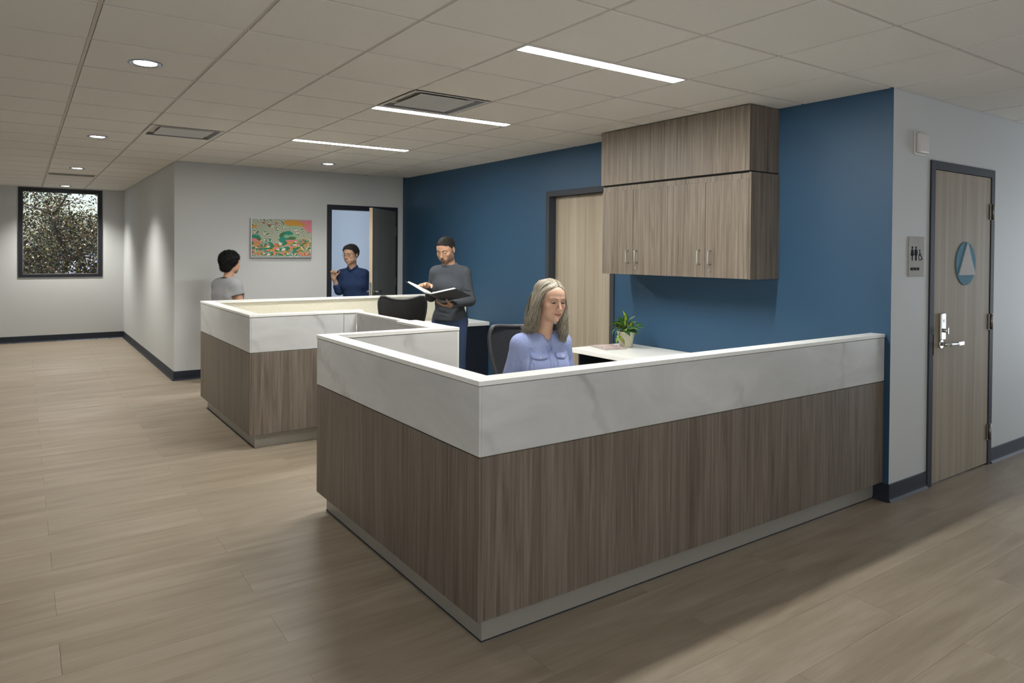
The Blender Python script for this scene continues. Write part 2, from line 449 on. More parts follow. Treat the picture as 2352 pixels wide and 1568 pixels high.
b = new_bm(); box(b, -12, 14, EY + 1, 60, -3.2, -3.1)
struct('ground', b, plain('outdoor paving', (.32, .32, .31), .9))
bark = plain('tree bark', (.13, .105, .085), .9, 0, .2, .3, 30)
tree = thing('tree', 'leafy tree with small brown-green sunlit leaves outside the end window', 'tree', (.5, 14.6, -3.1))
rng = random.Random(3)
b = new_bm(); tips = []
def branch(p, d, L, r, depth):
    pts = [p.copy()]; rad = [r]; q = p.copy(); dd = d.copy(); n = 5
    for i in range(n):
        dd = (dd + Vector((rng.uniform(-.22, .22), rng.uniform(-.22, .22), rng.uniform(-.12, .16)))).normalized()
        q = q + dd * (L / n); pts.append(q.copy()); rad.append(r * (1 - .6 * (i + 1) / n))
    tube(b, pts, rad, 6)
    if depth == 0 or depth == 1: tips.extend(pts[1:])
    if depth > 0:
        for _ in range(4 if depth > 1 else 5):
            i = rng.randint(1, n); ax = Vector((rng.uniform(-1, 1), rng.uniform(-1, .8), rng.uniform(-.45, .7))).normalized()
            branch(pts[i], (dd * .35 + ax).normalized(), L * .58, rad[i] * .55, depth - 1)
branch(Vector((.5, 14.6, -3.1)), Vector((0, 0, 1)), 3.9, .20, 0); tips.clear()
for a in range(9):
    th = a * 2.4 + .4; zz = -.3 + a * .33
    branch(Vector((.5, 14.6, zz * .5 + .1)), Vector((math.cos(th), math.sin(th) * .8, .35)).normalized(), 2.3, .07, 2)
obj('trunk', b, bark, tree)
def leaf_mat():
    t = NT('tree leaf'); a = t.n.new('ShaderNodeVertexColor'); a.layer_name = 'Col'
    t.set(a.outputs['Color'], .38, 0, .5)
    t.b.inputs['Transmission Weight'].default_value = 0
    return t.m
LV = []; LF = []; LC = []
pal = [(.055, .065, .016), (.035, .045, .014), (.10, .10, .02), (.16, .15, .03), (.07, .05, .022), (.11, .062, .026), (.05, .03, .015), (.20, .19, .05), (.55, .52, .42)]
wts = [5, 6, 2, 1.2, 4, 3, 5, .5, 1.2]
def add_leaf(p, s):
    a = rng.uniform(0, 2 * PI); el = rng.uniform(-1.0, 1.0)
    d = Vector((math.cos(a) * math.cos(el), math.sin(a) * math.cos(el), math.sin(el)))
    u = d.orthogonal().normalized(); u = Matrix.Rotation(rng.uniform(0, 2 * PI), 3, d) @ u; n = d.cross(u)
    k = len(LV); LV.extend([p, p + d * s * .5 + u * s * .3 + n * s * .10, p + d * s, p + d * s * .5 - u * s * .3 + n * s * .10])
    LF.append((k, k + 1, k + 2)); LF.append((k, k + 2, k + 3))
    c = rng.choices(pal, wts)[0]; f = rng.uniform(.8, 1.25)
    LC.append(tuple(x * f for x in c))
def keep(p):
    # looser crown towards the upper right, as seen in the photograph
    z, x = p.z, p.x
    if z > 2.3 - .0 * x and x > .45: return rng.random() < .16
    if z < .75 and x > .75: return rng.random() < .35
    return True
for p in tips:
    if not (-1.6 < p.x < 3.2 and -1.0 < p.z < 4.6): continue
    for _ in range(24):
        q = p + Vector((rng.gauss(0, .13), rng.gauss(0, .16), rng.gauss(0, .13)))
        if keep(q): add_leaf(q, rng.uniform(.035, .075))
for _ in range(30000):
    q = Vector((rng.uniform(-1.5, 2.6) if rng.random() < .6 else rng.uniform(-1.5, .5), rng.uniform(12.7, 16.4), rng.uniform(-.6, 3.8)))
    if keep(q): add_leaf(q, rng.uniform(.035, .072))
me = bpy.data.meshes.new('foliage'); me.from_pydata([tuple(v) for v in LV], [], LF)
ca = me.color_attributes.new('Col', 'FLOAT_COLOR', 'POINT')
ca.data.foreach_set('color', np.array([(*c, 1) for c in LC for _ in range(4)], np.float32).ravel())
o = obj('foliage', me, leaf_mat(), tree); o['kind'] = 'stuff'
bld = thing('building', 'pale building glimpsed low behind the tree through the end window', 'building', (7, 33, -3.1))
b = new_bm(); box(b, 1.2, 14, 30, 38, -3.1, 1.55); obj('wall', b, plain('pale blue building wall', (.50, .56, .72), .8), bld)
b = new_bm(); box(b, 1.0, 14.2, 29.8, 38.2, 1.55, 1.75); obj('roof_edge', b, plain('roof edge', (.35, .36, .4), .8), bld)
for k in range(4):
    b = new_bm(); box(b, 2 + k * 3, 3.6 + k * 3, 29.95, 30.05, -.6, .9); obj('window', b, plain('far glass', (.05, .08, .14), .15), bld)

# ------------------------------------------------------------------ doors
def door_frame(parent, x0, x1, z1, face, depth, plane, fw, mat):
    """casing around an opening; plane 'y': opening spans x at wall face y; 'x': spans y at wall face x. sign: room is on the negative side"""
    b = new_bm(); f0, f1 = face - .012, face + depth
    def bx(a0, a1, z0, zz):
        if plane == 'y': box(b, a0, a1, f0, f1, z0, zz)
        else: box(b, f0, f1, a0, a1, z0, zz)
    bx(x0 - fw, x0 + .003, 0, z1 + fw); bx(x1 - .003, x1 + fw, 0, z1 + fw); bx(x0 + .003, x1 - .003, z1 - .003, z1 + fw)
    return obj('door_frame', b, mat, parent)
def hinge(parent, x, y, z, h=.112, nx=0, ny=-1, leafw=.034, two=True):
    b = new_bm(); t = Vector((-ny, nx, 0)) if True else None; n = Vector((nx, ny, 0)); p = Vector((x, y, z))
    cyl(b, p + n * .009 - Vector((0, 0, h / 2)), p + n * .009 + Vector((0, 0, h / 2)), .0085, n=10)
    for k in range(1, 5):
        zz = -h / 2 + h * k / 5; cyl(b, p + n * .009 + Vector((0, 0, zz - .001)), p + n * .009 + Vector((0, 0, zz + .001)), .0092, n=10)
    for s in ((1, -1) if two else (1,)):
        q = [p + t * s * .004, p + t * s * leafw]
        x0, x1 = sorted((q[0].x, q[1].x + n.x * .003)); y0, y1 = sorted((q[0].y, q[1].y + n.y * .003))
        box(b, x0, x1, y0, y1, z - h / 2, z + h / 2)
    return obj('hinge', b, M['steel_dark'], parent)

# restroom door (door_1)
d1 = thing('door_1', None, None, (DR[0], KY, 0), kind='structure')
door_frame(d1, DR[0], DR[1], DR[2], KY, .10, 'y', .053, M['frame_dark'])
b = new_bm(); bbox(b, DR[0] + .006, DR[1] - .007, KY - .006, KY + .038, .012, DR[2] - .006, .0015, 1); leaf = obj('door_leaf', b, M['ash'], d1)
for z in (1.869, 1.062, .247): hinge(d1, DR[1] + .004, KY - .012, z, .115, 0, -1, .036)
b = new_bm(); bbox(b, 4.795, 4.862, KY - .026, KY - .006, .975, 1.155, .006); obj('lock_plate', b, M['steel'], d1)
b = new_bm(); cyl(b, (4.828, KY - .026, 1.040), (4.828, KY - .048, 1.040), .014, n=16); bbox(b, 4.822, 4.834, KY - .056, KY - .046, 1.018, 1.062, .002); obj('thumb_turn', b, M['steel'], d1)
b = new_bm(); box(b, 4.814, 4.846, KY - .0275, KY - .026, 1.094, 1.118); obj('indicator_window', b, plain('occupancy indicator', (.75, .78, .82), .3), d1)
b = new_bm(); cyl(b, (4.822, KY - .006, .948), (4.822, KY - .018, .948), .029, n=24); cyl(b, (4.822, KY - .018, .948), (4.822, KY - .058, .948), .012, n=16)
tube(b, [(4.822, KY - .056, .948), (4.85, KY - .060, .948), (4.90, KY - .060, .946), (4.97, KY - .060, .944)], [.013, .0125, .0115, .011], 12)
bbox(b, 4.955, 5.045, KY - .067, KY - .055, .930, .958, .005); obj('lever_handle', b, M['steel'], d1)
b = new_bm(); box(b, DR[0] - .002, DR[0] + .003, KY - .014, KY - .006, .88, 1.02); obj('strike_plate', b, M['black'], d1)

# door in the blue wall (door_2)
d2 = thing('door_2', None, None, (KX, DBL[0], 0), kind='structure')
door_frame(d2, DBL[0], DBL[1], DBL[2], KX, .13, 'x', .052, M['frame_dark'])
b = new_bm(); bbox(b, KX + .075, KX + .115, DBL[0] + .006, DBL[1] - .006, .01, DBL[2] - .006, .0015, 1); obj('door_leaf', b, M['ash'], d2)
b = new_bm(); box(b, KX + .116, KX + .13, DBL[0], DBL[1], 0, DBL[2]); obj('door_stop', b, M['frame_dark'], d2)
b = new_bm(); cyl(b, (KX + .075, 2.165, .95), (KX + .025, 2.165, .95), .012, n=14); cyl(b, (KX + .075, 2.165, .95), (KX + .068, 2.165, .95), .03, n=20)
tube(b, [(KX + .025, 2.165, .95), (KX + .022, 2.12, .95), (KX + .022, 2.04, .95)], .010, 10); obj('lever_handle', b, M['steel'], d2)

# open door to the office (door_3)
d3 = thing('door_3', None, None, (DO[1], HY, 0), kind='structure')
door_frame(d3, DO[0], DO[1], DO[2], HY, .12, 'y', .060, M['frame_black'])
hx, hy = 4.032, HY - .016; ang = math.atan2(4.985 - hy, 3.405 - hx); L3 = .885
b = new_bm(); bbox(b, 0, L3, -.020, .024, .012, DO[2] + .0, .0015, 1)
ash_edge = plain('pale leaf edge', (.52, .42, .30), .5)
for f in b.faces:
    f.material_index = 1 if f.calc_center_median().x > L3 - .002 else 0
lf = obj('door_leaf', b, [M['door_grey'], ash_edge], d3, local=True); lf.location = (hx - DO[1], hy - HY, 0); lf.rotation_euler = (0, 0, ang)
b = new_bm(); s = 1
cyl(b, (L3 - .07, .024, 1.03), (L3 - .07, .075, 1.03), .011, n=12); cyl(b, (L3 - .07, .024, 1.03), (L3 - .07, .031, 1.03), .028, n=18)
tube(b, [(L3 - .07, .075, 1.03), (L3 - .10, .078, 1.03), (L3 - .19, .078, 1.03)], .010, 10)
cyl(b, (L3 - .07, -.020, 1.03), (L3 - .07, -.07, 1.03), .011, n=12); tube(b, [(L3 - .07, -.07, 1.03), (L3 - .10, -.073, 1.03), (L3 - .19, -.073, 1.03)], .010, 10)
obj('lever_handle', b, M['steel'], lf, local=True)
b = new_bm(); box(b, L3 - .0005, L3 + .0012, -.012, .016, .93, 1.15); obj('latch_plate', b, M['steel'], lf, local=True)
for z in (1.84, 1.13, .42):
    b = new_bm(); cyl(b, (4.030, HY - .022, z - .06), (4.030, HY - .022, z + .06), .010, n=10); box(b, 4.031, 4.062, HY - .0155, HY - .012, z - .06, z + .06); obj('hinge', b, M['steel'], d3)

# ------------------------------------------------------------------ ceiling lights, downlights, vents
def ceiling_part(name, b, mat, parent): return obj(name, b, mat, parent)
trimwhite = plain('white enamel trim', (.62, .60, .56), .4)
lin_labels = ['long linear ceiling light nearest the camera, in front of the walnut cabinet', 'long linear ceiling light beside the square air diffuser, middle of three', 'long linear ceiling light farthest back, near the art wall']
for k, (jy, lb) in enumerate(zip((-1, 2, 5), lin_labels)):
    y0 = jy * TY; xa, xb = 3 * TX, 5 * TX
    t = thing('linear_light', lb, 'ceiling light', ((xa + xb) / 2, y0 + .06, H), group='linear ceiling lights')
    b = new_bm()
    box(b, xa + .004, xb - .004, y0 + .006, y0 + .020, H - .002, H + .02); box(b, xa + .004, xb - .004, y0 + .108, y0 + .122, H - .002, H + .02)
    box(b, xa + .004, xa + .016, y0 + .020, y0 + .108, H - .002, H + .02); box(b, xb - .016, xb - .004, y0 + .020, y0 + .108, H - .002, H + .02)
    obj('light_frame', b, trimwhite, t)
    b = new_bm(); box(b, xa + .016, xb - .016, y0 + .020, y0 + .108, H - .001, H + .012); obj('diffuser', b, M['lamp_linear'], t)

down_spots = [(.292, .945, 'recessed round downlight nearest the camera above the hallway floor', .085), (.300, 4.05, 'second round downlight along the hallway ceiling, left of the back air diffuser', .085), (.306, 7.10, 'third round downlight along the hallway, just before the slot grille', .085), (.311, 10.16, 'last round downlight of the hallway, right above the window', .085), (2.715, 4.65, 'lone round downlight near the office door, beyond the linear lights', .085),
              (2.70, -3.4, None, .085), (5.2, -2.7, None, .085), (7.2, -2.7, None, .085)]
chrome = plain('polished downlight rim', (.42, .45, .55), .18, 1.)
for x, y, lb, r in down_spots:
    w_ = 8.0 if lb is None else 66.0 if x > 2 else 46.0 if y < 2 else 160.0 if y < 5 else DOWN_WATT
    ex = 'round downlight outside the view, ' + ('behind the camera on the left' if x < 1 else 'behind the camera' if x < 4 else 'before the restroom door' if x < 6.5 else 'at the corridor end')
    t = thing('downlight', lb or ex, 'ceiling light', (x, y, H), group='round downlights' if lb else 'round downlights outside the view')
    b = new_bm(); n = 40
    prof = [(r, .0), (r + .003, -.004), (r - .006, -.007), (r * .80, -.003), (r * .66, -.001), (r * .66, .002), (r, .002)]
    rings = [[b.verts.new((x + q * math.cos(2 * PI * k / n), y + q * math.sin(2 * PI * k / n), H + z)) for k in range(n)] for q, z in prof]
    for A, B in zip(rings, rings[1:] + rings[:1]):
        for k in range(n): b.faces.new((A[k], A[(k + 1) % n], B[(k + 1) % n], B[k])).smooth = True
    obj('trim_ring', b, chrome, t)
    b = new_bm(); cyl(b, (x, y, H - .003), (x, y, H - .0005), r * .68, n=32); obj('lens', b, M['lamp_down'], t)
    light('downlight_beam', 'SPOT', (x, y, H - .03), (0, 0, 0), w_, (1.0, .965, .89), spot_size=math.radians(122), spot_blend=.92, shadow_soft_size=.05).parent = None

def diffuser(i, j, lb):
    x0, x1, y0, y1 = i * TX + .006, (i + 1) * TX - .006, j * TY + .006, (j + 1) * TY - .006
    t = thing('air_diffuser', lb, 'air vent', ((x0 + x1) / 2, (y0 + y1) / 2, H), group='square air diffusers')
    def ringbox(b, a, za, c, zc):
        P = [b.verts.new(p) for p in ((x0 + a, y0 + a, za), (x1 - a, y0 + a, za), (x1 - a, y1 - a, za), (x0 + a, y1 - a, za))]
        Q = [b.verts.new(p) for p in ((x0 + c, y0 + c, zc), (x1 - c, y0 + c, zc), (x1 - c, y1 - c, zc), (x0 + c, y1 - c, zc))]
        for k in range(4): b.faces.new((P[k], P[(k + 1) % 4], Q[(k + 1) % 4], Q[k]))
    b = new_bm(); ringbox(b, 0, H - .002, .03, H - .001); obj('diffuser_frame', b, plain('diffuser frame enamel', (.56, .545, .52), .4), t, recalc=False)
    b = new_bm(); ringbox(b, .03, H - .001, .10, H + .085); obj('cone', b, plain('dark diffuser cone metal', (.11, .115, .125), .35, .3), t, recalc=False)
    b = new_bm(); box(b, x0 + .08, x1 - .08, y0 + .08, y1 - .08, H + .086, H + .09); obj('throat', b, M['black'], t)
    b = new_bm(); bbox(b, x0 + .088, x1 - .088, y0 + .088, y1 - .088, H - .001, H + .006, .002, 1); obj('plaque', b, plain('diffuser plaque', (.46, .46, .455), .5), t)
    for sx in (.13, TX - .13 - .02):
        b = new_bm(); box(b, x0 + sx, x0 + sx + .008, y0 + .12, y1 - .12, H + .006, H + .085); obj('hanger', b, M['steel_dark'], t)
    return t
diffuser(1, 5, 'square plaque air diffuser over the hallway side, left of the linear lights')
diffuser(3, 1, 'square plaque air diffuser right behind the middle linear light')
t = thing('return_grille', 'slotted air grille in the hallway ceiling between two downlights', 'air vent', (.3, 8.12, H))
x0, x1, y0, y1 = .008, TX - .008, 13 * TY + .01, 13 * TY + .35
b = new_bm(); box(b, x0, x1, y0, y0 + .02, H - .001, H + .018); box(b, x0, x1, y1 - .02, y1, H - .001, H + .018); box(b, x0, x0 + .02, y0, y1, H - .001, H + .018); box(b, x1 - .02, x1, y0, y1, H - .001, H + .018); obj('grille_frame', b, trimwhite, t)
b = new_bm(); box(b, x0, x1, y0, y1, H + .017, H + .02); obj('backing', b, M['black'], t)
for k in range(9):
    b = new_bm(); yy = y0 + .035 + k * .034; prism(b, [(yy, H + .001), (yy + .006, H), (yy + .02, H + .014), (yy + .014, H + .015)], lambda u, v, tt: Vector((tt, u, v)), x0 + .02, x1 - .02); obj('slat', b, plain('grille slat', (.30, .28, .25), .5), t)
# ------------------------------------------------------------------ reception desks
QX, QY, LY = 1.160, -1.194, .607       # near desk: left face x, front face y, back return outer y
CT, CB, ST, WT, TK = 1.050, 1.030, .7565, .7515, .116
TH = .085
def rail(parent, x0, x1, y0, y1, faces, inner='cream', ends=(), toe=True, stone_inner=False):
    """one straight run of a desk wall: core + stone band, walnut panel and toe kick on the outer faces"""
    b = new_bm(); e = .012
    box(b, x0 + e, x1 - e, y0 + e, y1 - e, TK, CB); obj('core', b, M[inner], parent)
def face_panel(parent, axis, c, sgn, a0, a1, z0, z1, mat, name, th=.012):
    b = new_bm(); c1 = c - sgn * th
    if axis == 'x': bbox(b, min(c, c1), max(c, c1), a0, a1, z0, z1, .0012, 1)
    else: bbox(b, a0, a1, min(c, c1), max(c, c1), z0, z1, .0012, 1)
    return obj(name, b, M[mat], parent)

d = thing('reception_desk', 'nearer reception desk with marble-look band over walnut panels, seated woman behind it', 'desk', (QX, QY, 0), group='reception desks')
# front run (along x)
rail(d, QX, KX - .002, QY, QY + TH, ())
rail(d, QX, QX + TH, QY + TH - .012, LY, ())
rail(d, QX + TH - .012, 2.075, LY - TH, LY, ())
gx = KX - .004
face_panel(d, 'y', QY, -1, QX + .0125, gx, ST, CB - .003, 'stone', 'stone_panel')
face_panel(d, 'y', QY, -1, QX + .0125, gx, TK, WT, 'walnut', 'wood_panel')
face_panel(d, 'x', QX, -1, QY, LY, ST, CB - .003, 'stone', 'stone_panel')
face_panel(d, 'x', QX, -1, QY, LY, TK, WT, 'walnut', 'wood_panel')
face_panel(d, 'y', LY, 1, QX + .0125, 2.075, ST, CB - .003, 'stone', 'stone_panel')
face_panel(d, 'y', LY, 1, QX + .0125, 1.915, TK, WT, 'walnut', 'wood_panel')
face_panel(d, 'y', LY - TH, -1, QX + TH, 2.075, .10, CB - .003, 'stone', 'stone_panel')
face_panel(d, 'x', 2.087, 1, LY - TH, LY, .012, CB - .003, 'white_solid', 'end_panel')
b = new_bm(); box(b, QX + .055, gx, QY + .060, QY + .072, 0, TK); obj('toe_kick', b, M['toe'], d)
b = new_bm(); box(b, QX + .055, QX + .067, QY + .0725, LY - .02, 0, TK); obj('toe_kick', b, M['toe'], d)
b = new_bm(); box(b, QX + .067, 2.07, LY - .032, LY - .02, 0, TK); obj('toe_kick', b, M['toe'], d)
b = new_bm(); box(b, QX + .052, QX + .055, QY + .057, LY - .02, 0, .004); box(b, QX + .055, gx, QY + .057, QY + .060, 0, .004); obj('floor_seal', b, M['base'], d)
def cap(parent, poly, name='cap_rail'):
    b = new_bm(); prism(b, poly, lambda u, v, t: Vector((u, v, t)), CB, CT)
    bmesh.ops.bevel(b, geom=[e for e in b.edges], offset=.0022, segments=2, affect='EDGES', profile=.5)
    return obj(name, b, M['white_solid'], parent)
ov = .004; w = TH + ov
cap(d, [(KX - .003, QY - ov), (KX - .003, QY + w), (QX + w, QY + w), (QX + w, LY - w), (2.088, LY - w), (2.088, LY + ov), (QX - ov, LY + ov), (QX - ov, QY - ov)])
# wing joining the two desks
b = new_bm(); box(b, 1.925, 2.075, LY + .012, 1.12, .02, CB - .003); obj('wing_panel', b, M['stone'], d)
b = new_bm(); bbox(b, 1.920, 2.080, LY + ov + .001, 1.122, CB, CT, .002); obj('cap_rail', b, M['white_solid'], d)

S2X, S2Y, S2L = 1.163, 2.118, 3.925
d = thing('reception_desk', 'farther reception desk with marble-look band, standing man and mesh chair inside', 'desk', (S2X, S2Y, 0), group='reception desks')
rail(d, S2X, 2.035, S2Y, S2Y + TH, ()); rail(d, S2X, S2X + TH, S2Y + TH - .012, S2L, ()); rail(d, S2X + TH - .012, KX - .002, S2L - TH, S2L, ())
face_panel(d, 'y', S2Y, -1, S2X + .0125, 1.918, ST, CB - .003, 'stone', 'stone_panel')
face_panel(d, 'y', S2Y, -1, S2X + .0125, 2.04, TK, WT, 'walnut', 'wood_panel')
face_panel(d, 'y', S2Y + .003, -1, 1.924, 2.0325, ST, CB - .003, 'stone', 'corner_post')
face_panel(d, 'x', S2X, -1, S2Y, S2L, ST, CB - .003, 'stone', 'stone_panel')
face_panel(d, 'x', S2X, -1, S2Y, S2L, TK, WT, 'walnut', 'wood_panel')
face_panel(d, 'y', S2L, 1, S2X + .0125, KX - .003, ST, CB - .003, 'stone', 'stone_panel')
face_panel(d, 'y', S2L, 1, S2X + .0125, KX - .003, TK, WT, 'walnut', 'wood_panel')
face_panel(d, 'y', S2L - TH, -1, S2X + TH, KX - .003, .02, .69, 'walnut', 'inner_panel')
b = new_bm(); box(b, S2X + .055, 2.03, S2Y + .060, S2Y + .072, 0, TK); obj('toe_kick', b, M['toe'], d)
b = new_bm(); box(b, S2X + .055, S2X + .067, S2Y + .0725, S2L - .05, 0, TK); obj('toe_kick', b, M['toe'], d)
b = new_bm(); box(b, S2X + .067, KX - .004, S2L - .062, S2L - .05, 0, TK); obj('toe_kick', b, M['toe'], d)
b = new_bm(); box(b, S2X + .052, S2X + .055, S2Y + .057, S2L - .05, 0, .004); obj('floor_seal', b, M['base'], d)
cap(d, [(2.095, S2Y - ov), (2.095, S2Y + w), (S2X + w, S2Y + w), (S2X + w, S2L - w), (KX - .003, S2L - w), (KX - .003, S2L + ov), (S2X - ov, S2L + ov), (S2X - ov, S2Y - ov)])
b = new_bm(); box(b, 2.034, 2.088, 1.145, S2Y - .001, .02, 1.022); obj('wing_panel', b, M['stone'], d)
b = new_bm(); bbox(b, 2.031, 2.092, 1.142, S2Y - ov - .001, 1.022, 1.036, .002); obj('cap_rail', b, M['white_solid'], d)

def worktop(label, x0, x1, y0, y1, zt=.745, th=.042):
    b = new_bm(); bbox(b, x0, x1, y0, y1, zt - th, zt, .004)
    return tag(obj('worktop', b, M['white_solid']), label, 'worktop', 'white worktops')
def open_base(name, label, x0, x1, y0, y1, ht, drawers=True, front='x'):
    t = thing(name, label, 'cabinet', ((x0 + x1) / 2, (y0 + y1) / 2, 0))
    b = new_bm(); box(b, x0 + .02, x1, y0, y1, .0, ht); obj('carcass', b, M['walnut'], t)
    zs = [.03, .25, .46, ht - .01]
    for z0, z1 in zip(zs, zs[1:]):
        b = new_bm(); bbox(b, x0, x0 + .018, y0 + .004, y1 - .004, z0, z1 - .005, .0015, 1); dr = obj('drawer', b, M['walnut'], t)
        b = new_bm(); ym = (y0 + y1) / 2
        tube(b, [(x0, ym - .05, z1 - .05), (x0 - .025, ym - .048, z1 - .05), (x0 - .03, ym, z1 - .05), (x0 - .025, ym + .048, z1 - .05), (x0, ym + .05, z1 - .05)], .005, 8)
        obj('handle', b, M['steel'], dr)
    return t
def parented_fix(): pass
worktop('white worktop on the blue wall carrying the potted plant and magazine', 3.545, KX - .004, -1.10, 1.115)
worktop('white worktop behind the front rail where the woman works', QX + TH + .006, 3.543, -1.10, -.60)
worktop('white worktop along the far rail of the farther desk behind the standing man', S2X + TH + .006, KX - .004, 3.345, S2L - TH - .014)
open_base('drawer_pedestal', 'walnut drawer pedestal under the worktop by the blue wall', 3.63, KX - .02, .02, .46, .70)
navy_panel = plain('shaded navy laminate', (.010, .015, .026), .5)  # navy taken near-black, the shade under the worktops put into its colour
b = new_bm(); bbox(b, 3.60, KX - .02, 1.072, 1.092, 0, .70, .002); tag(obj('worktop_support', b, navy_panel), 'dark panel under the door end of the plant worktop', 'panel')
b = new_bm(); bbox(b, 3.755, KX - .006, 3.372, 3.392, 0, .70, .002); tag(obj('worktop_support', b, navy_panel), 'dark panel under the right end of the far worktop, behind the jeans', 'panel')
b = new_bm(); bbox(b, QX + TH + .03, QX + TH + .05, -1.09, -.62, 0, .70, .002); tag(obj('worktop_support', b, M['walnut']), 'walnut support panel under the left end of the front worktop', 'panel')
b = new_bm(); bbox(b, S2X + TH + .03, S2X + TH + .05, 3.36, S2L - TH - .02, 0, .70, .002); tag(obj('worktop_support', b, M['walnut']), 'walnut support panel under the left end of the far worktop', 'panel')

# ------------------------------------------------------------------ wall cabinet
CF = 3.850
ya, yb = 1.082, -.432
t = thing('wall_cabinet', 'walnut wall cabinet with four doors on the blue wall above the plant', 'cabinet', (KX, (ya + yb) / 2, 1.372))
b = new_bm(); box(b, CF + .022, KX - .001, yb + .004, ya - .006, 1.374, 2.112); obj('carcass', b, M['walnut'], t)
b = new_bm(); bbox(b, CF - .002, KX - .001, yb, yb + .018, 1.370, 2.116, .001, 1); obj('side_panel', b, M['walnut'], t)
b = new_bm(); bbox(b, CF + .006, CF + .022, yb + .018, ya - .006, 2.062, 2.112, .001, 1); obj('top_rail', b, M['walnut'], t)
n = 4; dw = (ya - (yb + .020)) / 4
for k in range(4):
    y1 = ya - k * dw; y0 = y1 - dw
    b = new_bm(); bbox(b, CF, CF + .018, y0 + .002, y1 - .002, 1.372, 2.072, .0012, 1); dr = obj('door', b, M['walnut'], t)
    hy_ = y0 + .050 if k % 2 == 0 else y1 - .050
    b = new_bm(); pts = [(CF, hy_, 1.470)]
    for q in range(5):
        a = q / 4 * PI / 2; pts.append((CF - .020 - .012 * math.sin(a), hy_, 1.470 + .012 * (1 - math.cos(a))))
    for q in range(5):
        a = PI / 2 - q / 4 * PI / 2; pts.append((CF - .020 - .012 * math.sin(a), hy_, 1.570 - .012 * (1 - math.cos(a))))
    pts.append((CF, hy_, 1.570)); tube(b, pts, .0052, 10); obj('handle', b, M['steel'], dr)
    if k % 2 == 1:
        b = new_bm(); yl = y1 - .040; zl = 1.425
        cyl(b, (CF + .001, yl, zl), (CF - .005, yl, zl), .0115, n=20); cyl(b, (CF - .005, yl, zl), (CF - .009, yl, zl), .0085, n=20)
        box(b, CF - .0095, CF - .0088, yl - .0012, yl + .0012, zl - .005, zl + .005); obj('lock', b, M['steel'], dr)
t = thing('cabinet_soffit', 'plain walnut box closing the gap between wall cabinet and ceiling', 'cabinet', (KX, (ya + yb) / 2, 2.13))
b = new_bm(); bbox(b, CF - .012, CF + .006, yb + .008, ya + .004, 2.126, H - .007, .001, 1); obj('front_panel', b, M['walnut'], t)
b = new_bm(); bbox(b, CF + .0062, KX - .001, yb + .008, yb + .026, 2.126, H - .007, .001, 1); obj('side_panel', b, M['walnut'], t)
b = new_bm(); box(b, CF + .008, KX - .001, yb + .028, ya - .002, 2.13, H - .03); obj('carcass', b, M['walnut'], t)
b = new_bm(); box(b, CF + .01, KX - .001, yb + .03, ya - .01, H - .028, H - .0005); obj('shadow_gap', b, M['black'], t)
b = new_bm(); box(b, CF + .01, KX - .001, yb + .012, ya - .01, 2.114, 2.130); obj('shadow_gap', b, M['black'], t)

# ------------------------------------------------------------------ framed print
t = thing('framed_print', 'framed landscape print with green swirl sky, orange cloud and patchwork hills', 'picture', (2.46, HY, 1.46))
ax0, ax1, az0, az1 = 2.068, 2.846, 1.463, 1.960; fy = HY - .042
b = new_bm(); e = .012
box(b, ax0, ax1, fy, HY - .001, az0, az0 + e); box(b, ax0, ax1, fy, HY - .001, az1 - e, az1); box(b, ax0, ax0 + e, fy, HY - .001, az0 + e, az1 - e); box(b, ax1 - e, ax1, fy, HY - .001, az0 + e, az1 - e)
obj('picture_frame', b, plain('pale silver frame', (.42, .43, .47), .4, .3), t)
art_mats = []
def am(c): m = plain('print ink', c, .6, 0, .3, .02); art_mats.append(m); return len(art_mats) - 1
sw = NT('swirl sky ink'); v = sw.coords((1, 1, 1))
warp = sw.n.new('ShaderNodeTexNoise'); warp.inputs['Scale'].default_value = 9.0; warp.inputs['Detail'].default_value = 1.0; sw.link(v, warp.inputs['Vector'])
vm = sw.n.new('ShaderNodeVectorMath'); vm.operation = 'MULTIPLY_ADD'; sw.link(warp.outputs['Color'], vm.inputs[0]); vm.inputs[1].default_value = (.17, .17, .17); sw.link(v, vm.inputs[2])
wv = sw.n.new('ShaderNodeTexWave'); wv.wave_type = 'BANDS'; wv.bands_direction = 'DIAGONAL'; wv.inputs['Scale'].default_value = 23.0; sw.link(vm.outputs[0], wv.inputs['Vector'])
sw.set(sw.ramp(wv.outputs['Fac'], [(.22, (.07, .19, .12)), (.40, (.50, .48, .37))]), .6)
art_mats.append(sw.m)
cCream, cOr, cOr2, cPink, cTeal, cGreen, cSage, cRed, cRust = [am(c) for c in ((.62, .60, .50), (.52, .27, .045), (.30, .42, .30), (.60, .20, .22), (.015, .22, .15), (.05, .15, .055), (.22, .36, .23), (.50, .045, .06), (.45, .16, .05))]
b = new_bm(); W_, H_ = ax1 - ax0 - 2 * e, az1 - az0 - 2 * e
layer = [0]
def ink(poly, mi, step=True):
    if step: layer[0] += 1
    yy = fy + .008 - layer[0] * .00002
    P = []
    for u, v in poly:
        u = min(max(u, 0), 1); v = min(max(v, 0), 1); P.append(b.verts.new((ax0 + e + u * W_, yy, az0 + e + v * H_)))
    try: f = b.faces.new(P); f.material_index = mi
    except ValueError: pass
def blob(cu, cv, ru, rv, mi, n=26, wob=0., k=6, ph=0., a0=0., a1=2 * PI):
    ink([(cu + ru * (1 + wob * math.cos(k * a + ph)) * math.cos(a), cv + rv * (1 + wob * math.cos(k * a + ph)) * math.sin(a)) for a in [a0 + (a1 - a0) * i / n for i in range(n)]], mi)
ink([(0, 0), (1, 0), (1, 1), (0, 1)], 0)
blob(1.10, 1.05, .30, .42, cPink, 40)
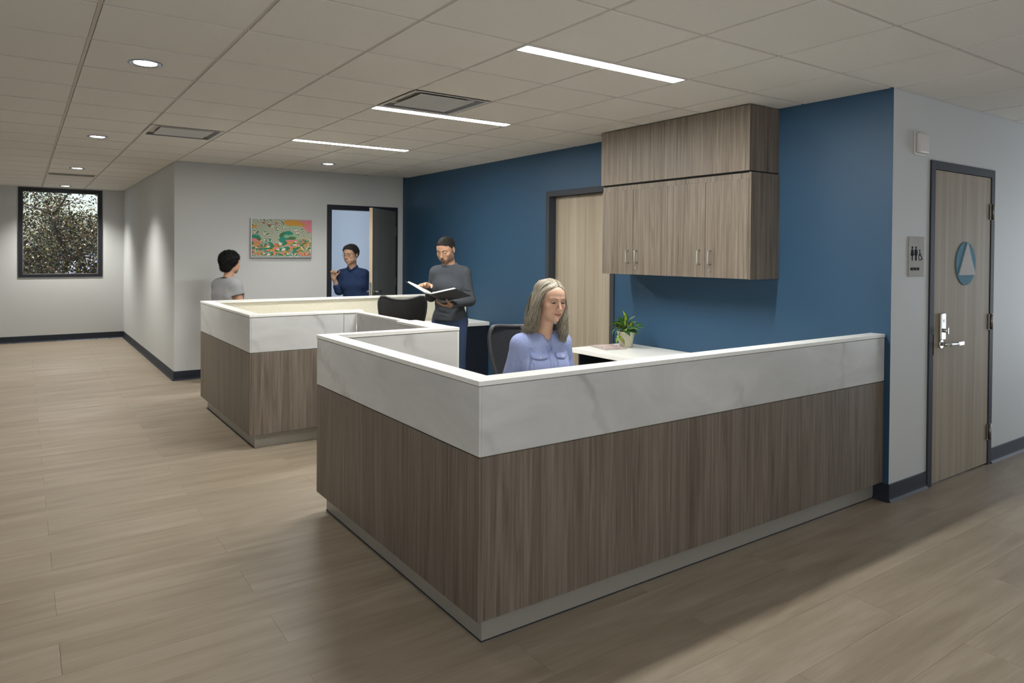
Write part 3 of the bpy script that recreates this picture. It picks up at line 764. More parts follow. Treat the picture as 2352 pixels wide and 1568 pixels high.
blob(.66, .86, .13, .10, cOr2, 40, .06, 7); blob(.68, .92, .15, .09, cOr, 40, .08, 6); blob(.84, .87, .07, .035, cOr, 24, .06, 5); blob(.62, .97, .07, .05, cOr, 24)
blob(.03, .80, .07, .035, cOr, 24, .1, 5)
for cu, cv, ru, rv, c in ((.54, .56, .085, .10, cGreen), (.61, .60, .08, .10, cTeal), (.68, .54, .085, .06, cSage), (.56, .50, .10, .06, cTeal), (.66, .50, .08, .045, cGreen), (.58, .55, .05, .045, cSage), (.50, .45, .06, .05, cTeal)): blob(cu, cv, ru, rv, c, 44, .07, 15)
for cu, cv in ((.19, .90), (.29, .84), (.40, .89)):
    ink([(cu - .03, cv + .03), (cu, cv + .012), (cu + .03, cv + .025), (cu + .018, cv - .012), (cu + .008, cv - .035)], cRed)
ar = random.Random(11); cc_ = [cOr, cTeal, cGreen, cPink, cSage, cOr, cTeal, cPink, cGreen, cCream]
blob(.05, .53, .10, .05, cTeal, 20, .2, 7); blob(.10, .47, .06, .04, cGreen, 20, .1, 6); blob(.02, .45, .07, .04, cPink, 20)
hills = [(.06, .30, .16), (.22, .26, .18), (.40, .22, .17), (.62, .30, .20), (.80, .34, .18), (.95, .28, .15), (.10, .14, .16), (.30, .12, .15), (.48, .14, .16), (.66, .16, .17), (.86, .14, .18), (.02, .04, .12), (.20, .03, .12), (.38, .03, .13), (.56, .03, .13), (.75, .04, .13), (.93, .03, .12)]
ink([(0, 0), (1, 0), (1, .20), (.7, .24), (.5, .16), (.3, .20), (.1, .28), (0, .26)], cSage)
for cu, cv, r in hills:
    n = 5; off = ar.randint(0, 9)
    for ring in range(3):
        r0, r1 = r * (1 - ring * .33), r * (1 - (ring + 1) * .33)
        layer[0] += 1
        for q in range(n):
            a, a2 = PI * q / n, PI * (q + 1) / n; am_ = (a + a2) / 2
            ink([(cu + r0 * math.cos(a), cv + r0 * .8 * math.sin(a)), (cu + r0 * math.cos(am_), cv + r0 * .8 * math.sin(am_)), (cu + r0 * math.cos(a2), cv + r0 * .8 * math.sin(a2)), (cu + r1 * math.cos(a2), cv + r1 * .8 * math.sin(a2)), (cu + r1 * math.cos(a), cv + r1 * .8 * math.sin(a))], cc_[(q * 3 + ring * 2 + off) % 10], False)
def spray(cu, cv, r, n, cols, a0=.1, a1=PI - .1):
    for q in range(n):
        a = a0 + (a1 - a0) * q / (n - 1); p = (cu + r * math.cos(a), cv + r * 1.3 * math.sin(a)); m = (cu + r * .5 * math.cos(a), cv + r * .65 * math.sin(a)); wd = r * .10
        ink([(cu, cv), (m[0] + wd * math.sin(a), m[1] - wd * math.cos(a)), p, (m[0] - wd * math.sin(a), m[1] + wd * math.cos(a))], cols[q % len(cols)])
spray(.17, .22, .13, 9, [cTeal, cOr, cGreen, cPink, cTeal]); spray(.78, .34, .09, 7, [cOr, cTeal, cSage]); spray(.89, .15, .14, 11, [cOr, cSage, cGreen, cCream]); spray(.70, .0, .10, 7, [cCream, cTeal]); spray(.91, .02, .10, 7, [cPink, cRed, cOr])
blob(.42, .31, .035, .05, cRust, 20); blob(.87, .46, .03, .03, cRust, 16)
for q in range(26):
    blob(ar.choice((.07, .12, .36, .82, .90)) + ar.uniform(-.05, .05), ar.uniform(.01, .12), .008, .012, ar.choice((cRed, cPink, cCream)), 8)
o = obj('print', b, art_mats, t, recalc=False)
# ------------------------------------------------------------------ signs and the wall device
t = thing('restroom_sign', 'small plate by the door reading RESTROOM under three figures', 'sign', (4.477, KY, 1.537))
b = new_bm(); bbox(b, 4.378, 4.577, KY - .008, KY - .0005, 1.408, 1.666, .002, 1); obj('plate', b, plain('sign plate', (.42, .41, .39), .7, 0, .15), t)
ink_m = plain('sign navy ink', (.010, .012, .022), .8, 0, .1); sy = KY - .0095
def flat(b, poly): prism(b, poly, lambda u, v, tt: Vector((u, KY - .008 - tt, v)), 0, .0015)
def disc(cu, cv, r, n=20): return [(cu + r * math.cos(2 * PI * k / n), cv + r * math.sin(2 * PI * k / n)) for k in range(n)]
def figure(cx, z0, woman):
    b = new_bm(); flat(b, disc(cx, z0 + .083, .0085))
    if woman: flat(b, [(cx - .012, z0 + .072), (cx + .012, z0 + .072), (cx + .021, z0 + .034), (cx + .016, z0 + .032), (cx + .013, z0 + .044), (cx + .012, z0 + .030), (cx + .006, z0 + .030), (cx + .005, z0), (cx - .005, z0), (cx - .006, z0 + .030), (cx - .012, z0 + .030), (cx - .013, z0 + .044), (cx - .016, z0 + .032), (cx - .021, z0 + .034)])
    else: flat(b, [(cx - .014, z0 + .072), (cx + .014, z0 + .072), (cx + .018, z0 + .066), (cx + .018, z0 + .034), (cx + .0135, z0 + .034), (cx + .011, z0 + .060), (cx + .009, z0), (cx + .001, z0), (cx, z0 + .034), (cx - .001, z0), (cx - .009, z0), (cx - .011, z0 + .060), (cx - .0135, z0 + .034), (cx - .018, z0 + .034), (cx - .018, z0 + .066)])
    return b
obj('figure', figure(4.418, 1.512, True), ink_m, t); obj('figure', figure(4.466, 1.512, False), ink_m, t)
b = new_bm(); cx, cz = 4.518, 1.512
flat(b, disc(cx - .002, cz + .066, .0065))
arc = [(cx + .004 + .0225 * math.cos(a), cz + .0225 + .0225 * math.sin(a)) for a in [math.radians(120 + 215 * k / 18) for k in range(19)]]
arc2 = [(cx + .004 + .0175 * math.cos(a), cz + .0225 + .0175 * math.sin(a)) for a in [math.radians(120 + 215 * k / 18) for k in range(18, -1, -1)]]
flat(b, arc + arc2)
flat(b, [(cx - .006, cz + .057), (cx + .002, cz + .057), (cx + .003, cz + .046), (cx + .018, cz + .046), (cx + .018, cz + .041), (cx + .003, cz + .041), (cx + .004, cz + .034), (cx + .023, cz + .034), (cx + .032, cz + .012), (cx + .038, cz + .014), (cx + .039, cz + .010), (cx + .029, cz + .006), (cx + .019, cz + .028), (cx - .003, cz + .028)])
obj('wheelchair_symbol', b, ink_m, t)
def text_mesh(name, s, size, mat, parent, loc, rot, sx=1., offset=0., extrude=.0008, align='LEFT'):
    cu = bpy.data.curves.new('txt', 'FONT'); cu.body = s; cu.size = size; cu.offset = offset; cu.extrude = extrude; cu.align_x = align
    o = bpy.data.objects.new('txt', cu); COL.objects.link(o); bpy.context.view_layer.update()
    me = bpy.data.meshes.new_from_object(o.evaluated_get(bpy.context.evaluated_depsgraph_get()))
    bpy.data.objects.remove(o, do_unlink=True); bpy.data.curves.remove(cu)
    me.transform(Matrix.Translation(loc) @ Matrix.Rotation(rot[2], 4, 'Z') @ Matrix.Rotation(rot[0], 4, 'X') @ Matrix.Diagonal((sx, 1, 1, 1)))
    me.materials.clear()
    return obj(name, me, mat, parent)
text_mesh('lettering', 'RESTROOM', .025, ink_m, t, Vector((4.396, KY - .0088, 1.4495)), (PI / 2, 0, 0), .88, .0006)

t = thing('door_sign', 'round blue restroom sign with white triangle on the door', 'sign', (5.181, KY - .006, 1.49))
b = new_bm(); cyl(b, (5.181, KY - .0062, 1.490), (5.181, KY - .0125, 1.490), .152, n=64); obj('disc', b, plain('sign blue', (.085, .225, .305), .7, 0, .12), t)
b = new_bm(); prism(b, [(5.058, 1.410), (5.318, 1.410), (5.190, 1.641)], lambda u, v, tt: Vector((u, KY - .0126 - tt, v)), 0, .007); obj('triangle', b, plain('sign white', (.50, .49, .48), .7, 0, .15), t)
t = thing('wall_device', 'small white square box high on the wall beside the restroom door', 'alarm', (4.45, KY, 2.27))
b = new_bm(); bbox(b, 4.428, 4.575, KY - .012, KY - .0005, 2.195, 2.345, .004); obj('back_plate', b, M['white_plastic'], t)
b = new_bm(); bbox(b, 4.436, 4.566, KY - .040, KY - .012, 2.205, 2.335, .010, 3); obj('cover', b, M['white_plastic'], t)

# ------------------------------------------------------------------ potted plant and magazine
ZT = .745
PXc, PYc = 3.955, .885
t = thing('potted_plant', 'variegated green trailing plant in a cream pot on the white worktop', 'plant', (PXc, PYc, ZT))
b = new_bm()
lathe(b, [(.048, 0), (.054, .004), (.074, .128), (.077, .134), (.074, .137), (.069, .134), (.066, .118)], (PXc, PYc, ZT + .0005), 40); obj('pot', b, plain('cream glazed pot', (.60, .57, .44), .45), t)
b = new_bm(); cyl(b, (PXc, PYc, ZT + .112), (PXc, PYc, ZT + .119), .065, n=28); obj('soil', b, plain('potting soil', (.03, .022, .015), .95, 0, .2, .4, 200), t)
lt = NT('variegated leaf'); uvn = lt.n.new('ShaderNodeUVMap'); sx_ = lt.n.new('ShaderNodeSeparateXYZ'); lt.link(uvn.outputs[0], sx_.inputs[0])
oi = lt.n.new('ShaderNodeObjectInfo')
nz = lt.noise(lt.coords((25, 25, 25), rand=True), 1.0, 3)
cen = lt.math('ABSOLUTE', lt.math('SUBTRACT', sx_.outputs[0], .5))
cen = lt.math('ADD', cen, lt.math('MULTIPLY', lt.math('SUBTRACT', nz, .5), .20))
wid = lt.math('ADD', .0, lt.math('MULTIPLY', oi.outputs['Random'], .27))
edge = lt.math('LESS_THAN', cen, wid)
lt.set(lt.mix(edge, (.035, .13, .035), (.42, .52, .07)), .33, 0, .5); LEAFM = lt.m
def leaf_mesh(L, Wd, bend, fold):
    nu, nv = 4, 7; V = []; F = []; UV = []
    for j in range(nv + 1):
        v = j / nv; hw = Wd * (math.sin(PI * min(1, v * 1.02) ** .62) ** .9 if 0 < v < 1 else 0) ; hw = max(hw, .0006)
        for i in range(nu + 1):
            u = i / nu * 2 - 1
            V.append((u * hw, L * v * (1 - .12 * bend * v), -bend * L * .55 * v * v + fold * abs(u) * hw)); UV.append((i / nu, v))
    for j in range(nv):
        for i in range(nu):
            a = j * (nu + 1) + i; F.append((a, a + 1, a + nu + 2, a + nu + 1))
    me = bpy.data.meshes.new('leaf'); me.from_pydata(V, [], F); uvl = me.uv_layers.new(name='UVMap')
    for lp in me.loops: uvl.data[lp.index].uv = UV[lp.vertex_index]
    for p in me.polygons: p.use_smooth = True
    me.materials.append(LEAFM); return me
leaf_vars = [leaf_mesh(L, Wd, bd, fo) for L, Wd, bd, fo in ((.090, .026, .5, .3), (.082, .025, .8, .2), (.072, .019, .3, .4), (.100, .028, .9, .25), (.060, .014, .2, .4))]
stm = plain('plant stem', (.09, .16, .035), .5); sb = new_bm(); pr = random.Random(21)
camd = Vector((-.573, -.8196, 0)); camr = Vector((.8197, -.5727, 0))
base = Vector((PXc, PYc, ZT + .118))
def plant_leaf(tip, out, var, sc=1., roll=0.):
    """leaf attached at tip point, pointing along out"""
    o = bpy.data.objects.new('leaf', leaf_vars[var]); COL.objects.link(o); o.parent = t
    yv = out.normalized(); xv = yv.cross(Vector((0, 0, 1)))
    if xv.length < .05: xv = Vector((1, 0, 0))
    xv.normalize(); zv = xv.cross(yv)
    R = Matrix((xv, yv, zv)).transposed() @ Matrix.Rotation(roll, 3, 'Y')
    o.matrix_local = Matrix.Translation(tip - Vector((PXc, PYc, ZT))) @ R.to_4x4() @ Matrix.Diagonal((sc, sc, sc, 1))
def stem(p1, sag=.03, p0=None):
    p0 = p0 or base + Vector((pr.uniform(-.03, .03), pr.uniform(-.03, .03), -.004)); m = (p0 + p1) / 2 + Vector((0, 0, sag))
    pts = [p0 * (1 - q) ** 2 + m * 2 * q * (1 - q) + p1 * q * q for q in [k / 6 for k in range(7)]]
    tube(sb, pts, [.0022] * 4 + [.0018] * 3, 5)
# placed leaves: image-right offset, height above pot rim, depth towards camera, direction (right, up, toward), variant, scale
spec = [(-.008, .135, .0, (-.25, 1, 0), 2, .95, .6), (.0, .10, .03, (-.3, 1, .3), 0, .95, .9), (.028, .105, .01, (.6, .8, .1), 2, .9, .4), (.02, .075, .05, (-.05, 1, .3), 3, 1.0, 1.2), (-.01, .07, .05, (-.35, .9, .4), 3, .95, 1.0),
        (-.055, .105, .0, (-.7, .7, 0), 2, .8, .3), (-.05, .08, .02, (-.8, .5, .2), 1, .9, .8), (-.085, .088, .01, (-1, .10, .1), 0, .7, .9), (-.085, .055, .04, (-.7, -.5, .5), 0, 1.0, .5), (-.055, .045, .05, (-.8, -.1, .5), 1, 1.05, .7),
        (-.02, .035, .07, (.35, -.15, .9), 1, 1.0, .3), (-.035, .03, .06, (.9, -.15, .4), 3, .85, -.5), (.045, .04, .05, (.8, -.25, .5), 1, .95, -.5), (.06, .05, .02, (.9, -.2, .1), 2, .85, .5), (.085, .065, .0, (.9, .45, 0), 1, .85, .7), (.09, .055, .02, (1, .12, .1), 2, 1.0, -.4),
        (.045, .085, -.02, (.8, .3, -.3), 4, .9, .4), (.0, .12, -.03, (.1, 1, -.4), 0, .8, .5), (-.035, .12, -.02, (-.4, .9, -.2), 2, .85, .5), (.015, .04, .06, (.3, .4, .8), 0, .9, .7), (-.075, -.02, .05, (.75, -.35, .5), 3, .9, .2), (-.08, -.03, .04, (-.3, -1, .4), 2, .8, .2),
        (-.07, -.005, .06, (-.5, -.7, .5), 1, .7, .3), (.03, .06, .03, (.2, .9, .5), 3, .85, -.7), (-.03, .09, .03, (-.6, .8, .2), 0, .85, 1.0), (.0, .05, .07, (-.5, .1, .8), 1, .9, .6), (.06, .03, .05, (.7, -.5, .4), 4, .9, .3)]
for r_, h_, dpt, dr_, var, sc, roll in spec:
    p = base + camr * r_ + camd * dpt + Vector((0, 0, h_)); stem(p, .03 if h_ > 0 else .09)
    plant_leaf(p, camr * dr_[0] + Vector((0, 0, dr_[1])) + camd * dr_[2], var, sc, roll)
for _ in range(30):
    a = pr.uniform(0, 2 * PI); rr = pr.uniform(.02, .065); h_ = pr.uniform(.02, .085)
    p = base + Vector((math.cos(a) * rr, math.sin(a) * rr, h_)); stem(p); plant_leaf(p, Vector((math.cos(a), math.sin(a), pr.uniform(-.2, 1.0))), pr.randint(0, 4), pr.uniform(.7, .95), pr.uniform(-.6, .6))
obj('stem', sb, stm, t)

t = thing('magazine', 'thin magazine with a pink and white cover lying in front of the pot', 'magazine', (3.80, .93, ZT))
mz = .015; mg = NT('magazine cover'); nv = mg.coords((9, 14, 1)); na = mg.noise(nv, 1.0, 3, .6, 1.0)
mg.set(mg.ramp(na, [(.30, (.30, .05, .07)), (.42, (.50, .30, .30)), (.50, (.62, .58, .55)), (.60, (.55, .42, .40)), (.72, (.16, .20, .14))]), .3)
def mag_pt(u, v, z): 
    a = math.radians(-14); return Vector((3.80 + u * math.cos(a) - v * math.sin(a), .935 + u * math.sin(a) + v * math.cos(a), ZT + z))
b = new_bm(); prism(b, [(-.105, -.13), (.105, -.13), (.105, .13), (-.105, .13)], lambda u, v, z: mag_pt(u, v, z), .0095, .0115); obj('cover', b, mg.m, t)
b = new_bm(); prism(b, [(-.102, -.128), (.104, -.128), (.104, .128), (-.102, .128)], lambda u, v, z: mag_pt(u, v, z), .0018, .0095); obj('pages', b, plain('paper', (.70, .69, .66), .7), t)
b = new_bm(); prism(b, [(-.105, -.13), (.105, -.13), (.105, .13), (-.105, .13)], lambda u, v, z: mag_pt(u, v, z), .0005, .0018); obj('back_cover', b, plain('magazine back', (.16, .20, .14), .4), t)
#PART3
# ------------------------------------------------------------------ office chairs
mesh_t = NT('black chair mesh'); _c = mesh_t.coords((1, 1, 1)); _k = mesh_t.n.new('ShaderNodeTexVoronoi'); _k.inputs['Scale'].default_value = 95.; mesh_t.link(_c, _k.inputs['Vector'])
mesh_t.set(mesh_t.ramp(_k.outputs['Distance'], [(.25, (.008, .0085, .010)), (.55, (.016, .017, .020))]), .55)
def back_pt(u, v, hw0, zb, ht, yb, dip):
    """u -1..1, v 0..1 on a butterfly shaped backrest, person faces -Y"""
    w = hw0 * (.60 + .40 * math.sin(min(1, v * 1.18) * PI * .5) ** 1.2) * (1 if v < .86 else math.sqrt(max(0., 1 - ((v - .86) / .175) ** 2)) * .30 + .70)
    z = zb + ht * v - dip * (1 - min(1, abs(u) * 1.25) ** 2) * max(0, (v - .45) / .55) ** 1.5
    y = yb + .055 * (v ** 1.6) - .030 * math.exp(-((v - .32) / .22) ** 2) - .075 * u * u
    return Vector((u * w, y, z))
def office_chair(label, loc, rz, seat, hw0, zb, ht, yb=.235, dip=.03, arms=True):
    t = thing('office_chair', label, 'chair', loc, rz, 'black office chairs')
    NU, NV = 20, 16; b = new_bm()
    F_ = [[b.verts.new(back_pt(i / NU * 2 - 1, j / NV, hw0, zb, ht, yb, dip)) for i in range(NU + 1)] for j in range(NV + 1)]
    B_ = [[b.verts.new(back_pt(i / NU * 2 - 1, j / NV, hw0, zb, ht, yb + .007, dip)) for i in range(NU + 1)] for j in range(NV + 1)]
    for j in range(NV):
        for i in range(NU):
            b.faces.new((F_[j][i], F_[j][i + 1], F_[j + 1][i + 1], F_[j + 1][i])).smooth = True
            b.faces.new((B_[j][i], B_[j + 1][i], B_[j + 1][i + 1], B_[j][i + 1])).smooth = True
    bk = obj('backrest', b, mesh_t.m, t, local=True, recalc=False)
    loop = [back_pt(i / NU * 2 - 1, 0, hw0, zb, ht, yb + .003, dip) for i in range(NU)] + [back_pt(1, j / NV, hw0, zb, ht, yb + .003, dip) for j in range(NV)] + [back_pt(1 - i / NU * 2, 1, hw0, zb, ht, yb + .003, dip) for i in range(NU)] + [back_pt(-1, 1 - j / NV, hw0, zb, ht, yb + .003, dip) for j in range(NV)]
    b = new_bm(); tube(b, loop, .0115, 8, closed=True); obj('backrest_frame', b, M['grey_plastic'], t, local=True)
    b = new_bm()
    tube(b, [(0, .06, seat - .09), (0, .20, seat - .10), (0, yb + .06, seat + .02), (0, yb + .05, zb + ht * .30), (0, yb + .035, zb + ht * .45)], [.028, .028, .024, .020, .012], 10)
    tube(b, [(-hw0 * .62, yb - .01, zb + ht * .34), (-hw0 * .3, yb + .045, zb + ht * .36), (0, yb + .055, zb + ht * .37), (hw0 * .3, yb + .045, zb + ht * .36), (hw0 * .62, yb - .01, zb + ht * .34)], .013, 8)
    obj('back_support', b, M['black_plastic'], t, local=True)
    b = new_bm(); bbox(b, -.245, .245, -.25, .20, seat - .058, seat, .028, 4)
    for vv in b.verts:
        vv.co.z += .02 * (vv.co.x / .245) ** 2 - (.03 * ((-vv.co.y - .12) / .13) ** 2 if vv.co.y < -.12 else 0)
    for f in b.faces: f.smooth = True
    obj('seat', b, mesh_t.m, t, local=True)
    b = new_bm(); bbox(b, -.10, .10, -.10, .14, seat - .12, seat - .055, .015, 2); obj('tilt_mechanism', b, M['black_plastic'], t, local=True)
    b = new_bm(); cyl(b, (0, 0, .12), (0, 0, seat - .11), .024, n=18); cyl(b, (0, 0, .10), (0, 0, .26), .032, n=18); obj('gas_lift', b, M['black_plastic'], t, local=True)
    b = new_bm(); lathe(b, [(.05, .075), (.055, .09), (.045, .12), (.03, .13)], (0, 0, 0), 24); obj('hub', b, M['black_plastic'], t, local=True)
    for k in range(5):
        a = 2 * PI * k / 5 + .3; c_, s_ = math.cos(a), math.sin(a)
        b = new_bm(); tube(b, [(c_ * .03, s_ * .03, .105), (c_ * .18, s_ * .18, .092), (c_ * .30, s_ * .30, .072)], [.024, .019, .015], 8); lg = obj('base_leg', b, M['black_plastic'], t, local=True)
        b = new_bm(); q = Vector((-s_, c_, 0)); p = Vector((c_ * .30, s_ * .30, .0305))
        for sd in (-1, 1): cyl(b, p + q * sd * .008, p + q * sd * .026, .0302, n=18)
        cyl(b, p + Vector((0, 0, .01)), p + Vector((0, 0, .045)), .010, n=10); obj('caster', b, M['grey_plastic'], lg, local=True)
    if arms:
        for sd in (-1, 1):
            b = new_bm(); tube(b, [(sd * .12, .02, seat - .085), (sd * .27, .02, seat - .07), (sd * .285, .02, seat + .02), (sd * .285, .015, seat + .15)], [.018, .018, .02, .018], 8); bbox(b, sd * .285 - .04, sd * .285 + .04, -.13, .12, seat + .15, seat + .178, .010, 3); obj('armrest', b, M['black_plastic'], t, local=True)
    return t
R_ = math.radians
c1a = R_(152); cf = Vector((math.sin(c1a), -math.cos(c1a), 0))
p1 = Vector((2.925, 3.079, 0)) + cf * .27
office_chair('empty black mesh office chair at the farther desk, left of the standing man', (p1.x, p1.y, 0), c1a, .50, .245, .60, .485, arms=False)

# ------------------------------------------------------------------ people: implicit surfaces meshed with surface nets
class Vol:
    def __init__(s, xs, ys, zs):
        s.x, s.y, s.z = [np.asarray(a, np.float32) for a in (xs, ys, zs)]
        s.D = np.full((len(s.x), len(s.y), len(s.z)), 1.0, np.float32)
    def blk(s, lo, hi):
        sl = []
        for a, l, h in zip((s.x, s.y, s.z), lo, hi): sl.append(slice(max(0, np.searchsorted(a, l) - 1), min(len(a), np.searchsorted(a, h) + 1)))
        sl = tuple(sl)
        return sl, (s.x[sl[0]][:, None, None], s.y[sl[1]][None, :, None], s.z[sl[2]][None, None, :])
    def put(s, sl, d, k=.02, op='u'):
        D = s.D[sl]
        if op == 'u': h = np.maximum(k - np.abs(D - d), 0) / k; s.D[sl] = np.minimum(D, d) - h * h * k * .25
        elif op == 's':
            d = -d; h = np.maximum(k - np.abs(D - d), 0) / k; s.D[sl] = np.maximum(D, d) + h * h * k * .25
    def rc(s, a, b, ra, rb, k=.02, op='u', sx=1., m=.05):
        a, b = np.array(a, np.float32), np.array(b, np.float32); r = max(ra, rb) * max(1, sx) + m
        sl, (X, Y, Z) = s.blk(np.minimum(a, b) - r, np.maximum(a, b) + r)
        if min(q.stop - q.start for q in sl) <= 0: return
        s.put(sl, f_rc(X, Y, Z, a, b, ra, rb), k, op)
    def ell(s, c, r, k=.02, op='u', R=None, m=.05):
        c = np.array(c, np.float32); rm = (max(r) if R is not None else np.array(r)) + m
        sl, (X, Y, Z) = s.blk(c - rm, c + rm)
        if min(q.stop - q.start for q in sl) <= 0: return
        s.put(sl, f_el(X, Y, Z, c, r, R), k, op)
    def chain(s, pts, rads, k=.02, op='u'):
        for a, b, ra, rb in zip(pts, pts[1:], rads, rads[1:]): s.rc(a, b, ra, rb, k, op)
    def mesh(s, name):
        return snets(s.D, s.x, s.y, s.z, name)
def f_rc(X, Y, Z, a, b, ra, rb):
    ab = b - a; L2 = float(ab @ ab) + 1e-12
    t = np.clip(((X - a[0]) * ab[0] + (Y - a[1]) * ab[1] + (Z - a[2]) * ab[2]) / L2, 0, 1)
    return np.sqrt((X - a[0] - t * ab[0]) ** 2 + (Y - a[1] - t * ab[1]) ** 2 + (Z - a[2] - t * ab[2]) ** 2) - (ra + (rb - ra) * t)
def f_el(X, Y, Z, c, r, R=None):
    x, y, z = X - c[0], Y - c[1], Z - c[2]
    if R is not None: x, y, z = (R[0][0] * x + R[1][0] * y + R[2][0] * z), (R[0][1] * x + R[1][1] * y + R[2][1] * z), (R[0][2] * x + R[1][2] * y + R[2][2] * z)
    k0 = np.sqrt((x / r[0]) ** 2 + (y / r[1]) ** 2 + (z / r[2]) ** 2) + 1e-6
    k1 = np.sqrt((x / r[0] ** 2) ** 2 + (y / r[1] ** 2) ** 2 + (z / r[2] ** 2) ** 2) + 1e-6
    return k0 * (k0 - 1) / k1
def smin(a, b, k):
    h = np.maximum(k - np.abs(a - b), 0) / k; return np.minimum(a, b) - h * h * k * .25
def smax(a, b, k): return -smin(-a, -b, k)
def snets(D, xs, ys, zs, name):
    s = D < 0; nx, ny, nz = D.shape
    cnt = np.zeros((nx - 1, ny - 1, nz - 1), np.int8); offs = [(i, j, k) for i in (0, 1) for j in (0, 1) for k in (0, 1)]
    for i, j, k in offs: cnt += s[i:nx - 1 + i, j:ny - 1 + j, k:nz - 1 + k]
    act = (cnt > 0) & (cnt < 8); I, J, K = np.nonzero(act); N = len(I)
    idx = np.full(act.shape, -1, np.int32); idx[I, J, K] = np.arange(N)
    val = {o: D[I + o[0], J + o[1], K + o[2]] for o in offs}
    acc = np.zeros((N, 3)); n = np.zeros(N)
    for o in offs:
        for ax in range(3):
            if o[ax] == 0:
                o2 = tuple(1 if q == ax else o[q] for q in range(3)); a, b = val[o], val[o2]; mk = (a < 0) != (b < 0)
                t = np.where(mk, a / np.where(mk, a - b, 1), 0)
                for q in range(3): acc[:, q] += mk * ((t if q == ax else o[q]))
                n += mk
    acc /= n[:, None]; P = np.stack([I, J, K], 1) + acc
    V = np.stack([np.interp(P[:, q], np.arange(len(c)), c) for q, c in enumerate((xs, ys, zs))], 1)
    Q = []
    for ax in range(3):
        sh = [slice(1, -1)] * 3; a = [slice(1, -1)] * 3; b_ = [slice(1, -1)] * 3
        lo = [slice(None)] * 3; hi = [slice(None)] * 3; lo[ax] = slice(0, -1); hi[ax] = slice(1, None)
        A, B = s[tuple(lo)], s[tuple(hi)]; ii = np.argwhere(A != B)
        u, v = (ax + 1) % 3, (ax + 2) % 3
        ok = (ii[:, u] > 0) & (ii[:, v] > 0) & (ii[:, u] < D.shape[u] - 1) & (ii[:, v] < D.shape[v] - 1); ii = ii[ok]
        eu = np.zeros(3, int); eu[u] = 1; ev = np.zeros(3, int); ev[v] = 1
        q = np.stack([idx[tuple((ii - eu - ev).T)], idx[tuple((ii - ev).T)], idx[tuple(ii.T)], idx[tuple((ii - eu).T)]], 1)
        flip = ~A[tuple(ii.T)]; q[flip] = q[flip][:, ::-1]; Q.append(q)
    Q = np.concatenate(Q); Q = Q[(Q >= 0).all(1)]
    me = bpy.data.meshes.new(name); me.vertices.add(N); me.vertices.foreach_set('co', V.astype(np.float32).ravel())
    me.loops.add(len(Q) * 4); me.loops.foreach_set('vertex_index', Q.astype(np.int32).ravel())
    me.polygons.add(len(Q)); me.polygons.foreach_set('loop_start', np.arange(0, len(Q) * 4, 4, dtype=np.int32)); me.polygons.foreach_set('loop_total', np.full(len(Q), 4, np.int32))
    me.polygons.foreach_set('use_smooth', np.ones(len(Q), bool)); me.update(calc_edges=True); me.validate()
    return me
def verts_of(me):
    a = np.empty(len(me.vertices) * 3, np.float32); me.vertices.foreach_get('co', a); return a.reshape(-1, 3)
def set_col(me, C):
    ca = me.color_attributes.new('Col', 'FLOAT_COLOR', 'POINT'); a = np.ones((len(me.vertices), 4), np.float32); a[:, :3] = C; ca.data.foreach_set('color', a.ravel())
def col_mat(name, rough=.5, spec=.4, sss=0., bump=None):
    t = NT(name); a = t.n.new('ShaderNodeVertexColor'); a.layer_name = 'Col'; t.set(a.outputs['Color'], rough, 0, spec)
    if sss: t.b.inputs['Subsurface Weight'].default_value = sss; t.b.inputs['Subsurface Radius'].default_value = (.012, .005, .003); t.b.inputs['Subsurface Scale'].default_value = .5
    if bump: t.bump(t.noise(t.coords(), bump[0], 3), bump[1], .003)
    return t.m
SKIN = col_mat('skin', .48, .35, .12)
def Rm(yaw, pitch, roll=0.):
    """yaw>0 turns to own left(+X), pitch>0 looks down; face along -Y"""
    cy, sy = math.cos(yaw), math.sin(yaw); cp, sp = math.cos(pitch), math.sin(pitch); cr, sr = math.cos(roll), math.sin(roll)
    Rz = np.array([[cy, -sy, 0], [sy, cy, 0], [0, 0, 1]]); Rx = np.array([[1, 0, 0], [0, cp, -sp], [0, sp, cp]]); Ry = np.array([[cr, 0, sr], [0, 1, 0], [-sr, 0, cr]])
    return Rz @ Rx @ Ry
